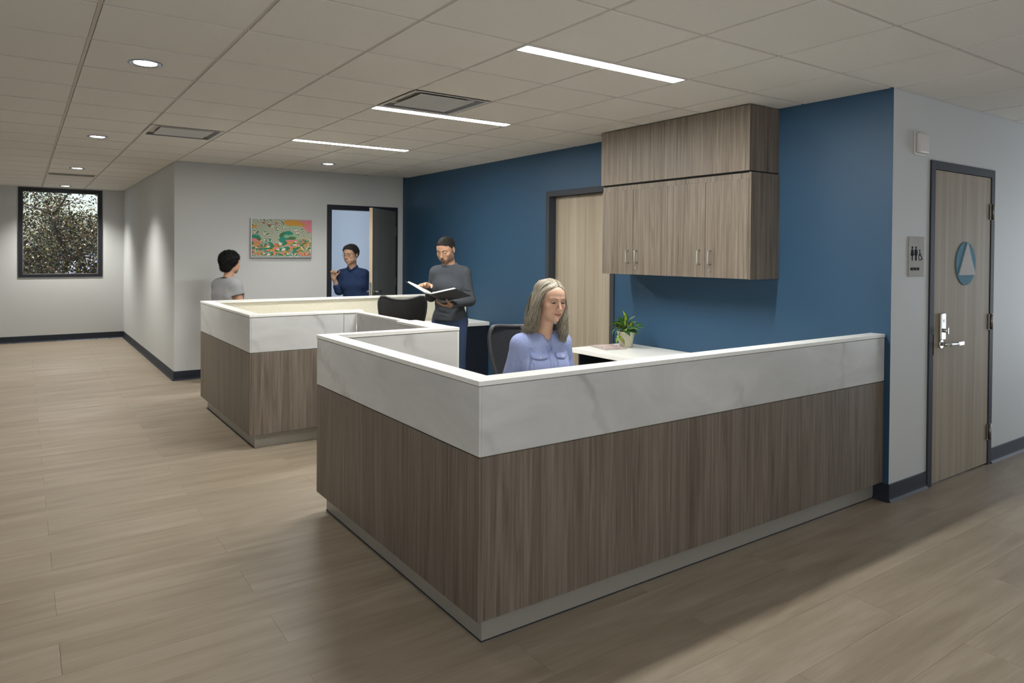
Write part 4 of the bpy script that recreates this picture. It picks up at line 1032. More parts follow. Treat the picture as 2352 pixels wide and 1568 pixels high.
def head_field(x, y, z, o):
    """head distance in head-local coordinates (face -Y); o: options"""
    E = lambda c, r: f_el(x, y, z, np.array(c), r)
    C = lambda a, b, ra, rb: f_rc(x, y, z, np.array(a), np.array(b), ra, rb)
    jw = o.get('jaw', 1.); ch = o.get('cheek', 1.)
    d = E((0, .018, .032), (.0745, .094, .083))
    d = smin(d, E((0, -.030, -.020), (.0600, .062, .078)), .03)
    d = smin(d, E((0, -.040, .045), (.058, .047, .048)), .03)
    d = smin(d, E((0, -.030, -.070), (.050 * jw, .052, .040)), .03)
    d = smin(d, E((0, -.074, -.098), (.020 * jw, .018, .015)), .022)
    for s in (-1, 1):
        d = smin(d, E((s * .043, -.058, -.022), (.022 * ch, .022, .017)), .022)
        d = smin(d, C((s * .012, -.088, .026), (s * .046, -.072, .026), .0075, .0065), .014)
        d = smin(d, E((s * .050 * jw, -.010, -.062), (.016, .030, .028)), .02)
        d = smin(d, E((s * .040, -.044, -.052), (.022 * o.get('fat', 1.), .024, .028)), .02)
    d = smin(d, E((0, -.080, -.066), (.026, .020, .020)), .02)                      # mouth mound
    for s in (-1, 1):
        e_ = E((s * .0315, -.101, .008), (.0185, .021, .0115)); d = smax(d, -e_, .014)  # eye socket
    d = smin(d, C((0, -.090, .016), (0, -.111, -.026), .0062, .0088), .011)
    d = smin(d, E((0, -.111, -.0300), (.0105, .010, .0085)), .008)
    for s in (-1, 1): d = smin(d, E((s * .0115, -.100, -.0335), (.0070, .0085, .0062)), .006)
    for s in (-1, 1): d = smax(d, -E((s * .0062, -.108, -.0405), (.0036, .006, .003)), .003)
    wl_ = o.get('mouth', .022); up = o.get('smile', .0)
    for s in (-1, 1):
        d = smin(d, C((s * .004, -.0975, -.0600), (s * wl_, -.082, -.0635 + up), .0052, .0022), .006)
        d = smin(d, C((0, -.0955, -.0715), (s * (wl_ - .004), -.083, -.0665 + up * .8), .0062, .003), .006)
        d = smax(d, -C((0, -.1035, -.0650), (s * wl_, -.087, -.0645 + up), .0017, .0012), .0025)
    for s in (-1, 1):   # lids
        d = smin(d, E((s * .0315, -.0800, .0065), (.0150, .0115, .0105)), .004)
    if o.get('ears', True):
        for s in (-1, 1):
            e_ = E((s * .0765, .012, -.004), (.0085, .019, .031)); e_ = smax(e_, -E((s * .0850, .008, .002), (.006, .010, .017)), .004)
            d = smin(d, e_, .006)
            d = smin(d, E((s * .0745, .006, -.029), (.006, .008, .009)), .006)
    return d
def face_colors(L, base, o):
    """skin colour by head-local position (n,3)"""
    x, y, z = L[:, 0], L[:, 1], L[:, 2]; C = np.tile(np.array(base, np.float32), (len(L), 1))
    def blend(w, c):
        nonlocal C; w = np.clip(w, 0, 1)[:, None]; C = C * (1 - w) + np.array(c, np.float32) * w
    g = lambda v, c, s: np.exp(-((v - c) / s) ** 2)
    fr = y < -.05
    blush = o.get('blush', .25)
    for s in (-1, 1): blend(fr * g(x, s * .04, .02) * g(z, -.025, .02) * blush, tuple(b * k for b, k in zip(base, (1.02, .72, .66))))
    blend(fr * g(x, 0, .012) * g(z, -.03, .014) * blush, tuple(b * k for b, k in zip(base, (1.02, .78, .72))))
    up = o.get('smile', 0.); ml = o.get('mouth', .022); tt = np.clip(np.abs(x) / ml, 0, 1)
    zl = -.0650 + up * tt ** 1.5; hh = .0098 * (1 - tt ** 2.2) + .001
    blend((fr & (np.abs(x) < ml) & (y < -.075)) * np.clip((hh - np.abs(z - zl + .001)) / .0025, 0, 1) * o.get('lipw', .8), o.get('lips', (.32, .11, .10)))
    blend((fr & (np.abs(x) < ml + .002) & (y < -.072)) * np.clip((.0018 - np.abs(z - zl)) / .0012, 0, 1), (.07, .025, .02))
    if o.get('teeth'):
        blend((fr & (np.abs(x) < ml * .78) & (y < -.072)) * np.clip((.0044 * (1 - (x / (ml * .78)) ** 2) - np.abs(z - zl + .0006)) / .0012, 0, 1), (.60, .56, .50))
    # eyes: lash line, painted socket shade, brow
    for s in (-1, 1):
        ex = (x - s * .0315) / .0160; zc = .0035 + .0018 * ex * ex + o.get('lid', 0.)
        blend((fr & (np.abs(ex) < 1)) * np.clip((o.get('eyeh', .0028) * (1.05 - ex ** 2) - np.abs(z - zc)) / .0013, 0, 1), o.get('eye', (.018, .013, .010)))
        blend(fr * np.clip(1.2 - np.abs(ex) * .9, 0, 1) * g(z, .015, .006) * o.get('shadow', .35), tuple(b * .55 for b in base))
        bx = (np.abs(x) - .012) / .034; zb = .0262 + .0075 * np.sin(np.clip(bx, 0, 1) * 2.3) - .003 + o.get('browz', 0.)
        blend((fr & (bx > 0) & (bx < 1) & (x * s > 0)) * np.clip((o.get('browh', .0036) * (1.15 - bx * .6) - np.abs(z - zb)) / .0018, 0, 1) * o.get('broww', .8), o.get('brow', (.06, .045, .03)))
    if 'scalp' in o:
        hc_, w = o['scalp']
        a_ = np.clip(((y + .060) * .5 + (z - .058) * .62) / .012, 0, 1) * (z > .0) + np.clip(((y + .016) * .8 + (z + .005) * .35) / .010, 0, 1) * np.clip((z + .05) / .02, 0, 1)
        ear_ = np.exp(-((np.abs(x) - .080) / .010) ** 2 - ((y - .012) / .022) ** 2 - ((z + .008) / .032) ** 2)
        blend(np.clip(a_, 0, 1) * w * (1 - np.clip(ear_ * 1.6, 0, 1)), hc_)
    if 'beard' in o:
        bc, w = o['beard']
        m1 = np.clip((.004 - y) / .022, 0, 1) * np.clip((-.046 - z - .35 * np.maximum(0, np.abs(x) - .03) + .075 * np.clip((np.abs(x) - .035) / .035, 0, 1)) / .030, 0, 1) * np.clip((z + .132) / .030, 0, 1)
        blend(m1 * w * .80, bc)
        gt = fr * np.clip((.027 - np.sqrt(x ** 2 + (z + .072) ** 2 * .9)) / .008, 0, 1) * (np.abs(z - zl) > hh * .75)
        blend(gt * w, bc)
    return C
def add_head(vol, c, R, o, k=.02):
    c = np.array(c, np.float32); sc = o.get('scale', 1.)
    sl, (X, Y, Z) = vol.blk(c - .19 * sc, c + .19 * sc)
    x, y, z = [(R[0][q] * (X - c[0]) + R[1][q] * (Y - c[1]) + R[2][q] * (Z - c[2])) / sc for q in range(3)]
    vol.put(sl, head_field(x, y, z, o) * sc, k); return c
def hl(R, c, p, sc=1.): return np.asarray(R) @ (np.array(p) * sc) + np.array(c)       # head-local -> person-local
def add_hand(vol, wrist, fdir, palm_n, side, curl=(.5, .7, .5), spread=.10, thumb=.6, s=1., k=.006):
    """fdir: direction of fingers, palm_n: direction the palm faces, side=+1 when thumb lies along cross(palm_n, fdir)*side"""
    f = np.array(fdir, float); f /= np.linalg.norm(f); n = np.array(palm_n, float); n -= f * (n @ f); n /= np.linalg.norm(n)
    t = np.cross(n, f) * side; w = np.array(wrist, float)
    P = lambda a, b, c: w + (f * a + t * b + n * c) * s
    vol.rc(P(-.015, 0, 0), P(.02, 0, 0), .026 * s, .026 * s, .02)
    for b in (-.028, -.009, .010, .029): vol.rc(P(.012, b * .7, 0), P(.082, b, 0), .0155 * s, .0115 * s, .016)
    vol.rc(P(.02, .025, .008), P(.055, .034, .010), .015 * s, .012 * s, .014)
    for b, L in zip((-.031, -.0105, .0105, .030), (.062, .078, .084, .074)):
        p = P(.082, b, 0); d = f * math.cos(spread * b / .03) + t * math.sin(spread * b / .03); a = 0.; r = .0092 * s
        for q, (cu, fr) in enumerate(zip(curl, (.46, .31, .23))):
            a += cu; dd = d * math.cos(a) + n * math.sin(a); p2 = p + dd * L * fr * s
            vol.rc(p, p2, r, r * .9, k if q else .010); p = p2; r *= .9
    p = P(.025, .030, .006); d0 = f * .55 + t * .75 + n * .35; d0 /= np.linalg.norm(d0); d1 = f * (1 - thumb * .3) + t * (.35 - thumb * .5) + n * thumb; d1 /= np.linalg.norm(d1)
    p2 = p + d0 * .042 * s; p3 = p2 + (d0 * .4 + d1 * .6) * .034 * s; p4 = p3 + d1 * .027 * s
    vol.rc(p, p2, .0145 * s, .0115 * s, .012); vol.rc(p2, p3, .0108 * s, .0098 * s, k); vol.rc(p3, p4, .0098 * s, .0078 * s, k)
def grid(lo, hi, h, fine=None):
    """axis coordinates with spacing h, or h outside [f0,f1] and hf inside"""
    if fine is None: return np.arange(lo, hi + h, h)
    f0, f1, hf = fine; a = np.arange(lo, f0, h); b = np.arange(a[-1] + h * .5 + hf * .5 if len(a) else lo, f1, hf); c = np.arange(b[-1] + (h + hf) * .5, hi + h, h)
    return np.concatenate([a, b, c])
def sweep_lock(b, pts, r0, r1, n=5, mi=0, flat=1.): 
    N = len(pts); tube(b, pts, [r0 + (r1 - r0) * (q / (N - 1)) ** 1.5 for q in range(N)], n, mi=mi)
def cloth(name, c1, c2, scale=300, rough=.8, bumpk=.25, wr=9., wr_k=.35):
    t = NT(name); f = t.noise(t.coords(), scale, 2); w_ = t.noise(t.coords((wr, wr, wr * .55)), 1.0, 4, .55, .8)
    t.set(t.ramp(f, [(.3, c1), (.7, c2)]), rough, 0, .25)
    h = t.math('ADD', t.math('MULTIPLY', w_, 1.0), t.math('MULTIPLY', f, .05)); t.bump(h, wr_k, .02); return t.m
def person(label, loc, rz): return thing('person', label, 'person', loc, rz)
def shoes(t, feet, mat):
    for (x, y, z), a in feet:
        v = Vol(np.arange(-.09, .09, .006), np.arange(-.24, .12, .006), np.arange(-.02, .16, .006))
        v.rc((0, -.01, .045), (0, .045, .045), .042, .040, .02); v.rc((0, -.01, .042), (0, -.13, .032), .044, .036, .03); v.rc((0, -.13, .030), (0, -.165, .028), .040, .030, .02); v.rc((0, .02, .06), (0, .025, .11), .045, .046, .02)
        zz = v.z[None, None, :]; v.D = np.maximum(v.D, .0 - zz + 0 * v.D)
        me = v.mesh('shoe'); o = obj('shoe', me, mat, t, local=True); o.location = (x, y, z); o.rotation_euler = (0, 0, a)

def clip_vol(v, fn):
    X, Y, Z = v.x[:, None, None], v.y[None, :, None], v.z[None, None, :]; v.D = np.maximum(v.D, fn(X, Y, Z).astype(np.float32))

def torso(v, J, inf=0., k=.05, female=False):
    """pelvis to neck base as smooth stack; J joints; inf inflation"""
    P, Cn, Nk, sl, sr = [np.array(J[q]) for q in ('pelvis', 'chest', 'neck', 'shL', 'shR')]
    w = J.get('w', 1.); dp = J.get('depth', 1.)
    wst = P * .52 + Cn * .48
    def slab(c, hw, r, kk=k): v.rc(c - np.array((hw, 0, 0)), c + np.array((hw, 0, 0)), r + inf, r + inf, kk)
    ax = (sl - sr); ax /= np.linalg.norm(ax)
    def slabr(c, hw, r, kk=k): v.rc(c - ax * hw, c + ax * hw, r + inf, r + inf, kk)
    slabr(P, .075 * w, .098 * dp); slabr(wst, .060 * w, .092 * dp); slabr(Cn, .085 * w, .100 * dp)
    slabr((Cn + Nk) / 2 + (Cn - P) * .05, .090 * w, .078 * dp)
    v.rc(P, wst, .10 + inf, .095 + inf, k); v.rc(wst, Cn, .098 + inf, .104 + inf, k)
    v.rc(sl, Nk - (Nk - Cn) * .12, .055 + inf, .055 + inf, .04); v.rc(sr, Nk - (Nk - Cn) * .12, .055 + inf, .055 + inf, .04)
    if female:
        d = np.cross(ax, (0, 0, 1)); d = d / np.linalg.norm(d)
        for s in (-1, 1): v.ell(Cn + ax * s * .060 + d * .068 - np.array((0, 0, .005)), (.056 + inf, .046 + inf, .058 + inf), .05)
#PART4
def surf_y(v, x, z):
    i = int(np.clip(np.searchsorted(v.x, x), 1, len(v.x) - 1)); k = int(np.clip(np.searchsorted(v.z, z), 1, len(v.z) - 1))
    fx = (x - v.x[i - 1]) / (v.x[i] - v.x[i - 1]); fz = (z - v.z[k - 1]) / (v.z[k] - v.z[k - 1])
    c = (v.D[i - 1, :, k - 1] * (1 - fx) + v.D[i, :, k - 1] * fx) * (1 - fz) + (v.D[i - 1, :, k] * (1 - fx) + v.D[i, :, k] * fx) * fz
    n = np.nonzero(c < 0)[0]
    if len(n) == 0 or n[0] == 0: return 0.
    j = n[0]; t = c[j - 1] / (c[j - 1] - c[j]); return float(v.y[j - 1] + t * (v.y[j] - v.y[j - 1]))
def patch(v, fn, nu, nv, off, th, name, mat, parent):
    """cloth patch laid on the front of a surface; fn(u, v) -> (x, z)"""
    b = new_bm(); A = []; B = []
    for j in range(nv + 1):
        ra, rb = [], []
        for i in range(nu + 1):
            x, z = fn(i / nu, j / nv); y = surf_y(v, x, z); ra.append(b.verts.new((x, y - off - th, z))); rb.append(b.verts.new((x, y + .003, z)))
        A.append(ra); B.append(rb)
    for j in range(nv):
        for i in range(nu): b.faces.new((A[j][i], A[j][i + 1], A[j + 1][i + 1], A[j + 1][i])).smooth = True
    for j in range(nv):
        for q in (0, nu): b.faces.new((A[j][q], A[j + 1][q], B[j + 1][q], B[j][q]))
    for i in range(nu):
        for q in (0, nv): b.faces.new((A[q][i], A[q][i + 1], B[q][i + 1], B[q][i]))
    return obj(name, b, mat, parent, local=True)
def add_body(t, lo, hi, h, fine, J, hd, skin, arms, hands, legs, hx=None, female=False):
    """one continuous skin body: torso, neck, head, arms, hands, legs"""
    v = Vol(grid(lo[0], hi[0], h, hx), grid(lo[1], hi[1], h), grid(lo[2], hi[2], h * 1.5, fine))
    torso(v, J, -.012 if female else -.026, .05, female)
    c, R, o = hd; Nk = np.array(J['neck'])
    nb = hl(R, c, (0, .012, -.055)); nk2 = hl(R, c, (0, -.012, -.075))
    r = o.get('neck', .054)
    v.rc(Nk - np.array((0, -.005, .03)), nb, r * 1.08, r * .98, .035)
    for side, a in arms.items():
        S_, El, Wr = [np.array(q, float) for q in a]
        v.rc(S_, El, .044, .038, .04); v.rc(El, El * .65 + Wr * .35, .038, .037, .02); v.rc(El * .65 + Wr * .35, Wr, .037, .0245, .02)
    for hnd in hands: add_hand(v, **hnd)
    for L in legs:
        Hp, Kn, An = [np.array(q, float) for q in L]
        v.rc(Hp, Kn, .058, .050, .03); v.rc(Kn, Kn * .7 + An * .3, .052, .050, .02); v.rc(Kn * .7 + An * .3, An, .050, .034, .03)
        v.rc(An, An + np.array((0, -.10, -.045)), .034, .022, .03)
    add_head(v, c, R, o)
    me = v.mesh('body'); P = verts_of(me); L = (P - np.array(c)) @ np.asarray(R) / o.get('scale', 1.)
    base = np.tile(np.array(skin, np.float32), (len(P), 1)); m = (np.linalg.norm(L, axis=1) < .17)
    base[m] = face_colors(L[m], skin, o); set_col(me, base)
    return obj('body', me, SKIN, t, local=True), v
def trousers(t, J, legs, zt, mat, r=(.092, .070, .056), lo=(-.3, -.6), hi=(.3, .3), pr=.112):
    v = Vol(np.arange(lo[0], hi[0], .008), np.arange(lo[1], hi[1], .008), np.arange(.03, zt + .06, .008))
    P = np.array(J['pelvis']); ax = np.array(J['shL']) - np.array(J['shR']); ax /= np.linalg.norm(ax)
    v.rc(P - ax * .075, P + ax * .075, pr, pr, .05); v.rc(P - ax * .06 + np.array((0, 0, .09)), P + ax * .06 + np.array((0, 0, .09)), pr - .008, pr - .008, .05)
    for L in legs:
        Hp, Kn, An = [np.array(q, float) for q in L]
        v.rc(Hp, Kn, r[0], r[1], .045); v.rc(Kn, An, r[1], r[2], .03)
    mn = min(L[2][2] for L in legs) - .035
    clip_vol(v, lambda X, Y, Z: np.maximum(Z - zt, mn - Z) + 0 * X + 0 * Y)
    return obj('trousers', v.mesh('trousers'), mat, t, local=True)
def hair_shell(t, c, R, fn, h, mat, colfn=None, sc=1., name='hair', rng_=.15):
    a = np.arange(-rng_, rng_, h); v = Vol(a, np.arange(-.16, .19, h), np.arange(-.16, .17, h))
    v.D = fn(v.x[:, None, None], v.y[None, :, None], v.z[None, None, :]).astype(np.float32)
    me = v.mesh(name)
    if colfn: set_col(me, colfn(verts_of(me)))
    o = obj(name, me, mat, t, local=True)
    R4 = Matrix([[*R[0], c[0]], [*R[1], c[1]], [*R[2], c[2]], [0, 0, 0, 1]]); o.matrix_local = R4 @ Matrix.Scale(sc, 4); return o
def lump(x, y, z, f, a): return a * (np.sin(f * x + 1.3) * np.sin(f * y * 1.1 + .4) * np.sin(f * z * .9 + 2.1) + .5 * np.sin(2.1 * f * x + 3 + f * z) * np.sin(1.9 * f * y + 1.))
def cranium(x, y, z, inf):
    d = f_el(x, y, z, np.array((0, .018, .032)), (.0745 + inf, .094 + inf, .083 + inf)); return smin(d, f_el(x, y, z, np.array((0, -.040, .045)), (.058 + inf, .047 + inf, .048 + inf)), .03)

def fuzz(shell, n, L, comb, r, mat, wild):
    """short hair standing on a hair shell, combed along a direction"""
    me = shell.data; P = verts_of(me); N_ = np.empty(len(P) * 3, np.float32); me.vertices.foreach_get('normal', N_); N_ = N_.reshape(-1, 3)
    rs = np.random.RandomState(len(P)); ii = rs.randint(0, len(P), n); p = P[ii] + rs.normal(0, .0016, (n, 3)); nn = N_[ii]
    cb = np.tile(np.array(comb, float), (n, 1)); cb -= nn * (cb * nn).sum(1)[:, None]
    d1 = nn * .55 + cb + rs.normal(0, wild * .45, (n, 3)); d1 /= np.linalg.norm(d1, axis=1)[:, None] + 1e-9
    d2 = d1 * .5 + cb * 1.2 - nn * .25 + rs.normal(0, wild * .7, (n, 3)); d2 /= np.linalg.norm(d2, axis=1)[:, None] + 1e-9
    l = L * rs.uniform(.6, 1.25, (n, 1)); a = np.cross(d1, rs.normal(0, 1, (n, 3))); a /= np.linalg.norm(a, axis=1)[:, None] + 1e-9; b_ = np.cross(d1, a)
    V = []; 
    for c, w in ((p - d1 * .002, 1.), (p + d1 * l * .55, .85), (p + d1 * l * .55 + d2 * l * .45, .15)):
        for q in range(3): V.append(c + (a * math.cos(2.0944 * q) + b_ * math.sin(2.0944 * q)) * r * w * (1.6 if w == 1. else 1.2))
    V = np.stack(V, 1).reshape(-1, 3); F = []
    base = np.arange(n) * 9
    for s in (0, 3):
        for q in range(3): F.append(np.stack([base + s + q, base + s + (q + 1) % 3, base + s + 3 + (q + 1) % 3, base + s + 3 + q], 1))
    m2 = bpy.data.meshes.new('strands'); m2.from_pydata(V.tolist(), [], np.concatenate(F).tolist())
    o = obj('strands', m2, mat, shell, local=True); o['kind'] = 'stuff'; return o

# ---- seated woman
W_ = person('person seated behind the near desk, long grey-blonde hair, light blue button shirt, looking down', (2.095, -.365, 0), R_(-9))
J = dict(pelvis=(0, .03, .60), chest=(0, 0, .915), neck=(0, .0, 1.075), shL=(.122, .01, 1.040), shR=(-.122, .01, 1.040), w=.72, depth=.90)
hc = np.array((.026, -.045, 1.279)); HR = Rm(R_(4), R_(7), R_(2))
ho = dict(jaw=.94, cheek=1.0, mouth=.0245, smile=.0048, blush=.35, brow=(.11, .08, .055), browh=.0034, broww=.85, lips=(.34, .10, .10), lid=.0, eyeh=.0058, eye=(.022, .016, .013), shadow=.55, neck=.044, ears=False, scale=.93)
armsW = dict(R=((-.125, .01, 1.03), (-.188, .045, .80), (-.115, -.215, .790)), L=((.125, .01, 1.03), (.188, .02, .80), (.125, -.225, .790)))
handsW = [dict(wrist=(-.115, -.23, .785), fdir=(.18, -1, -.12), palm_n=(0, 0, -1), side=-1, curl=(.35, .4, .3)), dict(wrist=(.125, -.24, .785), fdir=(-.2, -1, -.12), palm_n=(0, 0, -1), side=1, curl=(.35, .4, .3))]
legsW = [((.085, 0, .575), (.105, -.41, .56), (.11, -.37, .10)), ((-.085, 0, .575), (-.105, -.41, .56), (-.11, -.37, .10))]
skW = (.52, .325, .235)
bodyW, vW = add_body(W_, (-.30, -.50, .03), (.30, .20, 1.44), .006, (1.10, 1.42, .0024), J, (hc, HR, ho), skW, armsW, handsW, legsW, hx=(-.075, .12, .0024), female=True)
v = Vol(np.arange(-.31, .31, .0042), np.arange(-.36, .22, .0042), np.arange(.56, 1.16, .0042))
torso(v, J, .006, .045, True)
for s, a in (('R', armsW['R']), ('L', armsW['L'])):
    S_, El, Wr = [np.array(q, float) for q in a]
    v.rc(S_, S_ + (El - S_) * .25, .055, .054, .03); v.rc(S_ + (El - S_) * .2, El, .054, .050, .008); v.rc(El, Wr, .050, .040, .02)
    d = (Wr - El); d /= np.linalg.norm(d)
    v.rc(Wr - d * .03, Wr + d * .004, .041, .041, .004)
    # creases of the sleeves
    sg = 1 if s == 'L' else -1
    for q, (u, ph) in enumerate(((.22, .4), (.42, 1.0), (.60, .2), (.80, .8), (.93, .3))):
        p = S_ + (El - S_) * u; f1 = np.array((sg * .050 * math.cos(ph), -.052, .018)); f2 = np.array((sg * .02, -.055, -.035)); v.rc(p + f1, p + f2, .0045, .006, .012, 's')
for a, b_, r in (((-.10, -.085, 1.01), (-.055, -.115, .965), .005), ((.10, -.085, 1.01), (.06, -.115, .965), .005), ((-.035, -.115, .985), (-.06, -.15, .93), .004), ((-.108, -.070, 1.02), (-.122, -.088, .90), .004), ((.108, -.070, 1.02), (.122, -.088, .90), .004), ((.03, -.12, .985), (.075, -.125, 1.0), .004), ((-.03, -.10, 1.02), (-.085, -.085, 1.055), .005), ((.04, -.10, 1.02), (.09, -.08, 1.05), .005)):
    v.rc(a, b_, r, r * .8, .014, 's')
v.rc((0, .0, 1.095), (0, -.035, 1.21), .052, .075, .006, 's')
v.rc((.004, -.075, 1.09), (.004, -.125, 1.012), .028, .004, .006, 's')
ring = [np.array((.004 + .060 * math.sin(a), .004 - .058 * math.cos(a), 1.100 - .020 * math.cos(a))) for a in [math.radians(38 + 284 * k / 20) for k in range(21)]]
v.chain(ring, [.0085] * 21, .006)
for s in (-1, 1): v.rc((.004 + s * .036, -.045, 1.085), (.004 + s * .008, -.094, 1.020), .0075, .005, .008)
clip_vol(v, lambda X, Y, Z: .575 - Z + 0 * X + 0 * Y)
chamb = cloth('blue chambray', (.26, .315, .56), (.32, .38, .64), 420, .85, .25, 13., .55)
shW = obj('shirt', v.mesh('shirt'), chamb, W_, local=True); vS = v
chamb2 = cloth('blue chambray double layer', (.245, .30, .545), (.305, .365, .62), 420, .85, .2, 30., .2)
btn = plain('pearl button', (.72, .73, .75), .25)
patch(v, lambda a, q: (.004 + (a - .5) * .030, 1.012 - q * .38), 4, 40, .0, .0016, 'placket', chamb2, W_)
for cx in (-.066, .074):
    patch(v, lambda a, q: (cx + (a - .5) * .090, 1.000 - q * (.022 + .011 * (1 - abs(2 * a - 1)))), 10, 5, .0035, .0030, 'pocket_flap', chamb2, W_)
    patch(v, lambda a, q: (cx + (a - .5) * .086, .979 - q * .105), 8, 8, .0, .0012, 'pocket', chamb2, W_)
def button(x, z, r=.0052):
    y = surf_y(v, x, z) - .0062; b = new_bm(); cyl(b, (x, y, z), (x, y - .002, z), r, n=16); cyl(b, (x, y - .002, z), (x, y - .0032, z), r, r * .8, n=16); obj('button', b, btn, W_, local=True)
button(-.066, .981, .0062); button(.074, .981, .0062)
for z in (.905, .835, .765): button(.004, z)
trousers(W_, J, legsW, .70, cloth('dark grey trousers', (.02, .02, .024), (.03, .03, .034), 200), lo=(-.3, -.56))
shoes(W_, [((.11, -.37, .035), 0), ((-.11, -.37, .035), 0)], plain('black leather shoe', (.012, .011, .011), .35))
# hair: mass plus locks
def hairW(x, y, z):
    d = f_el(x, y, z, np.array((.002, .022, .038)), (.0855, .104, .0865))
    d = smin(d, f_el(x, y, z, np.array((0, .062, -.07)), (.082, .055, .13)), .03)
    for pts, rr in (([(-.072, -.012, .035), (-.086, .002, -.04), (-.087, .008, -.10), (-.090, .018, -.150), (-.100, .040, -.180)], [.012, .020, .026, .024, .012]), ([(.070, -.015, .035), (.084, -.016, -.04), (.080, -.028, -.10), (.074, -.042, -.155), (.070, -.050, -.205)], [.011, .017, .021, .022, .010])):
        for a, b_, ra, rb in zip(pts, pts[1:], rr, rr[1:]): d = smin(d, f_rc(x, y, z, np.array(a), np.array(b_), ra, rb), .015)
    face = f_el(x, y, z, np.array((.0, -.098, -.035)), (.062, .075, .100)); face = smin(face, f_rc(x, y, z, np.array((0, -.06, -.10)), np.array((0, -.03, -.25)), .052, .045), .02)
    return smax(d, -face, .008)
def hcol(n, seed=0):
    r = np.random.RandomState(seed); k = r.rand(n)
    pal_ = np.array([(.24, .212, .162), (.30, .27, .215), (.18, .155, .115), (.37, .34, .285), (.13, .108, .08)]); return pal_[r.choice(5, n, p=[.33, .28, .18, .13, .08])] * (.9 + .2 * k[:, None])
HAIRM = col_mat('hair', .42, .35)
def colW(P): 
    f = .5 + .5 * np.sin(P[:, 0] * 420 + 9 * np.sin(P[:, 1] * 60) + 6 * np.sin(P[:, 2] * 40)); return np.array((.13, .11, .08))[None] * (1 - f[:, None]) + np.array((.21, .18, .135))[None] * f[:, None]
hairO = hair_shell(W_, hc + np.array((0, .002, .002)), HR, hairW, .0034, HAIRM, colW, .955, rng_=.14)
def cat(pts, n):
    P = np.array(pts, float); P = np.vstack([2 * P[0] - P[1], P, 2 * P[-1] - P[-2]]); out = []
    m = len(P) - 3
    for q in np.linspace(0, m - 1e-6, n):
        i = int(q); t = q - i; p0, p1, p2, p3 = P[i:i + 4]
        out.append(.5 * (2 * p1 + (p2 - p0) * t + (2 * p0 - 5 * p1 + 4 * p2 - p3) * t * t + (3 * p1 - p0 - 3 * p2 + p3) * t ** 3))
    return np.array(out)
def capp(d, k=1.0):
    c = np.array((.002, .022, .038)); r = np.array((.0855, .104, .0865)) * k; d = np.array(d, float); return c + d / np.sqrt(((d / r) ** 2).sum())
hr = random.Random(5); VV = []; FF = []; CC = []
def strand(pts, r0, r1, col, n=18, m=4):
    P = cat(pts, n); k0 = sum(len(a) for a in VV); up = None; rows = []
    for i in range(n):
        d = P[min(i + 1, n - 1)] - P[max(i - 1, 0)]; d /= np.linalg.norm(d) + 1e-9
        a = np.cross(d, (0.2, 1, .1)) if up is None else up - d * (up @ d); a /= np.linalg.norm(a) + 1e-9; up = a; b_ = np.cross(d, a)
        r = r0 + (r1 - r0) * (i / (n - 1)) ** 2
        rows.append(np.array([P[i] + (a * math.cos(2 * PI * q / m) * 1.0 + b_ * math.sin(2 * PI * q / m) * 1.0) * r for q in range(m)]))
    VV.append(np.concatenate(rows)); CC.append(np.tile(col, (n * m, 1)))
    for i in range(n - 1):
        for q in range(m): FF.append((k0 + i * m + q, k0 + i * m + (q + 1) % m, k0 + (i + 1) * m + (q + 1) % m, k0 + (i + 1) * m + q))
NS = 1700; cols = hcol(NS, 3)
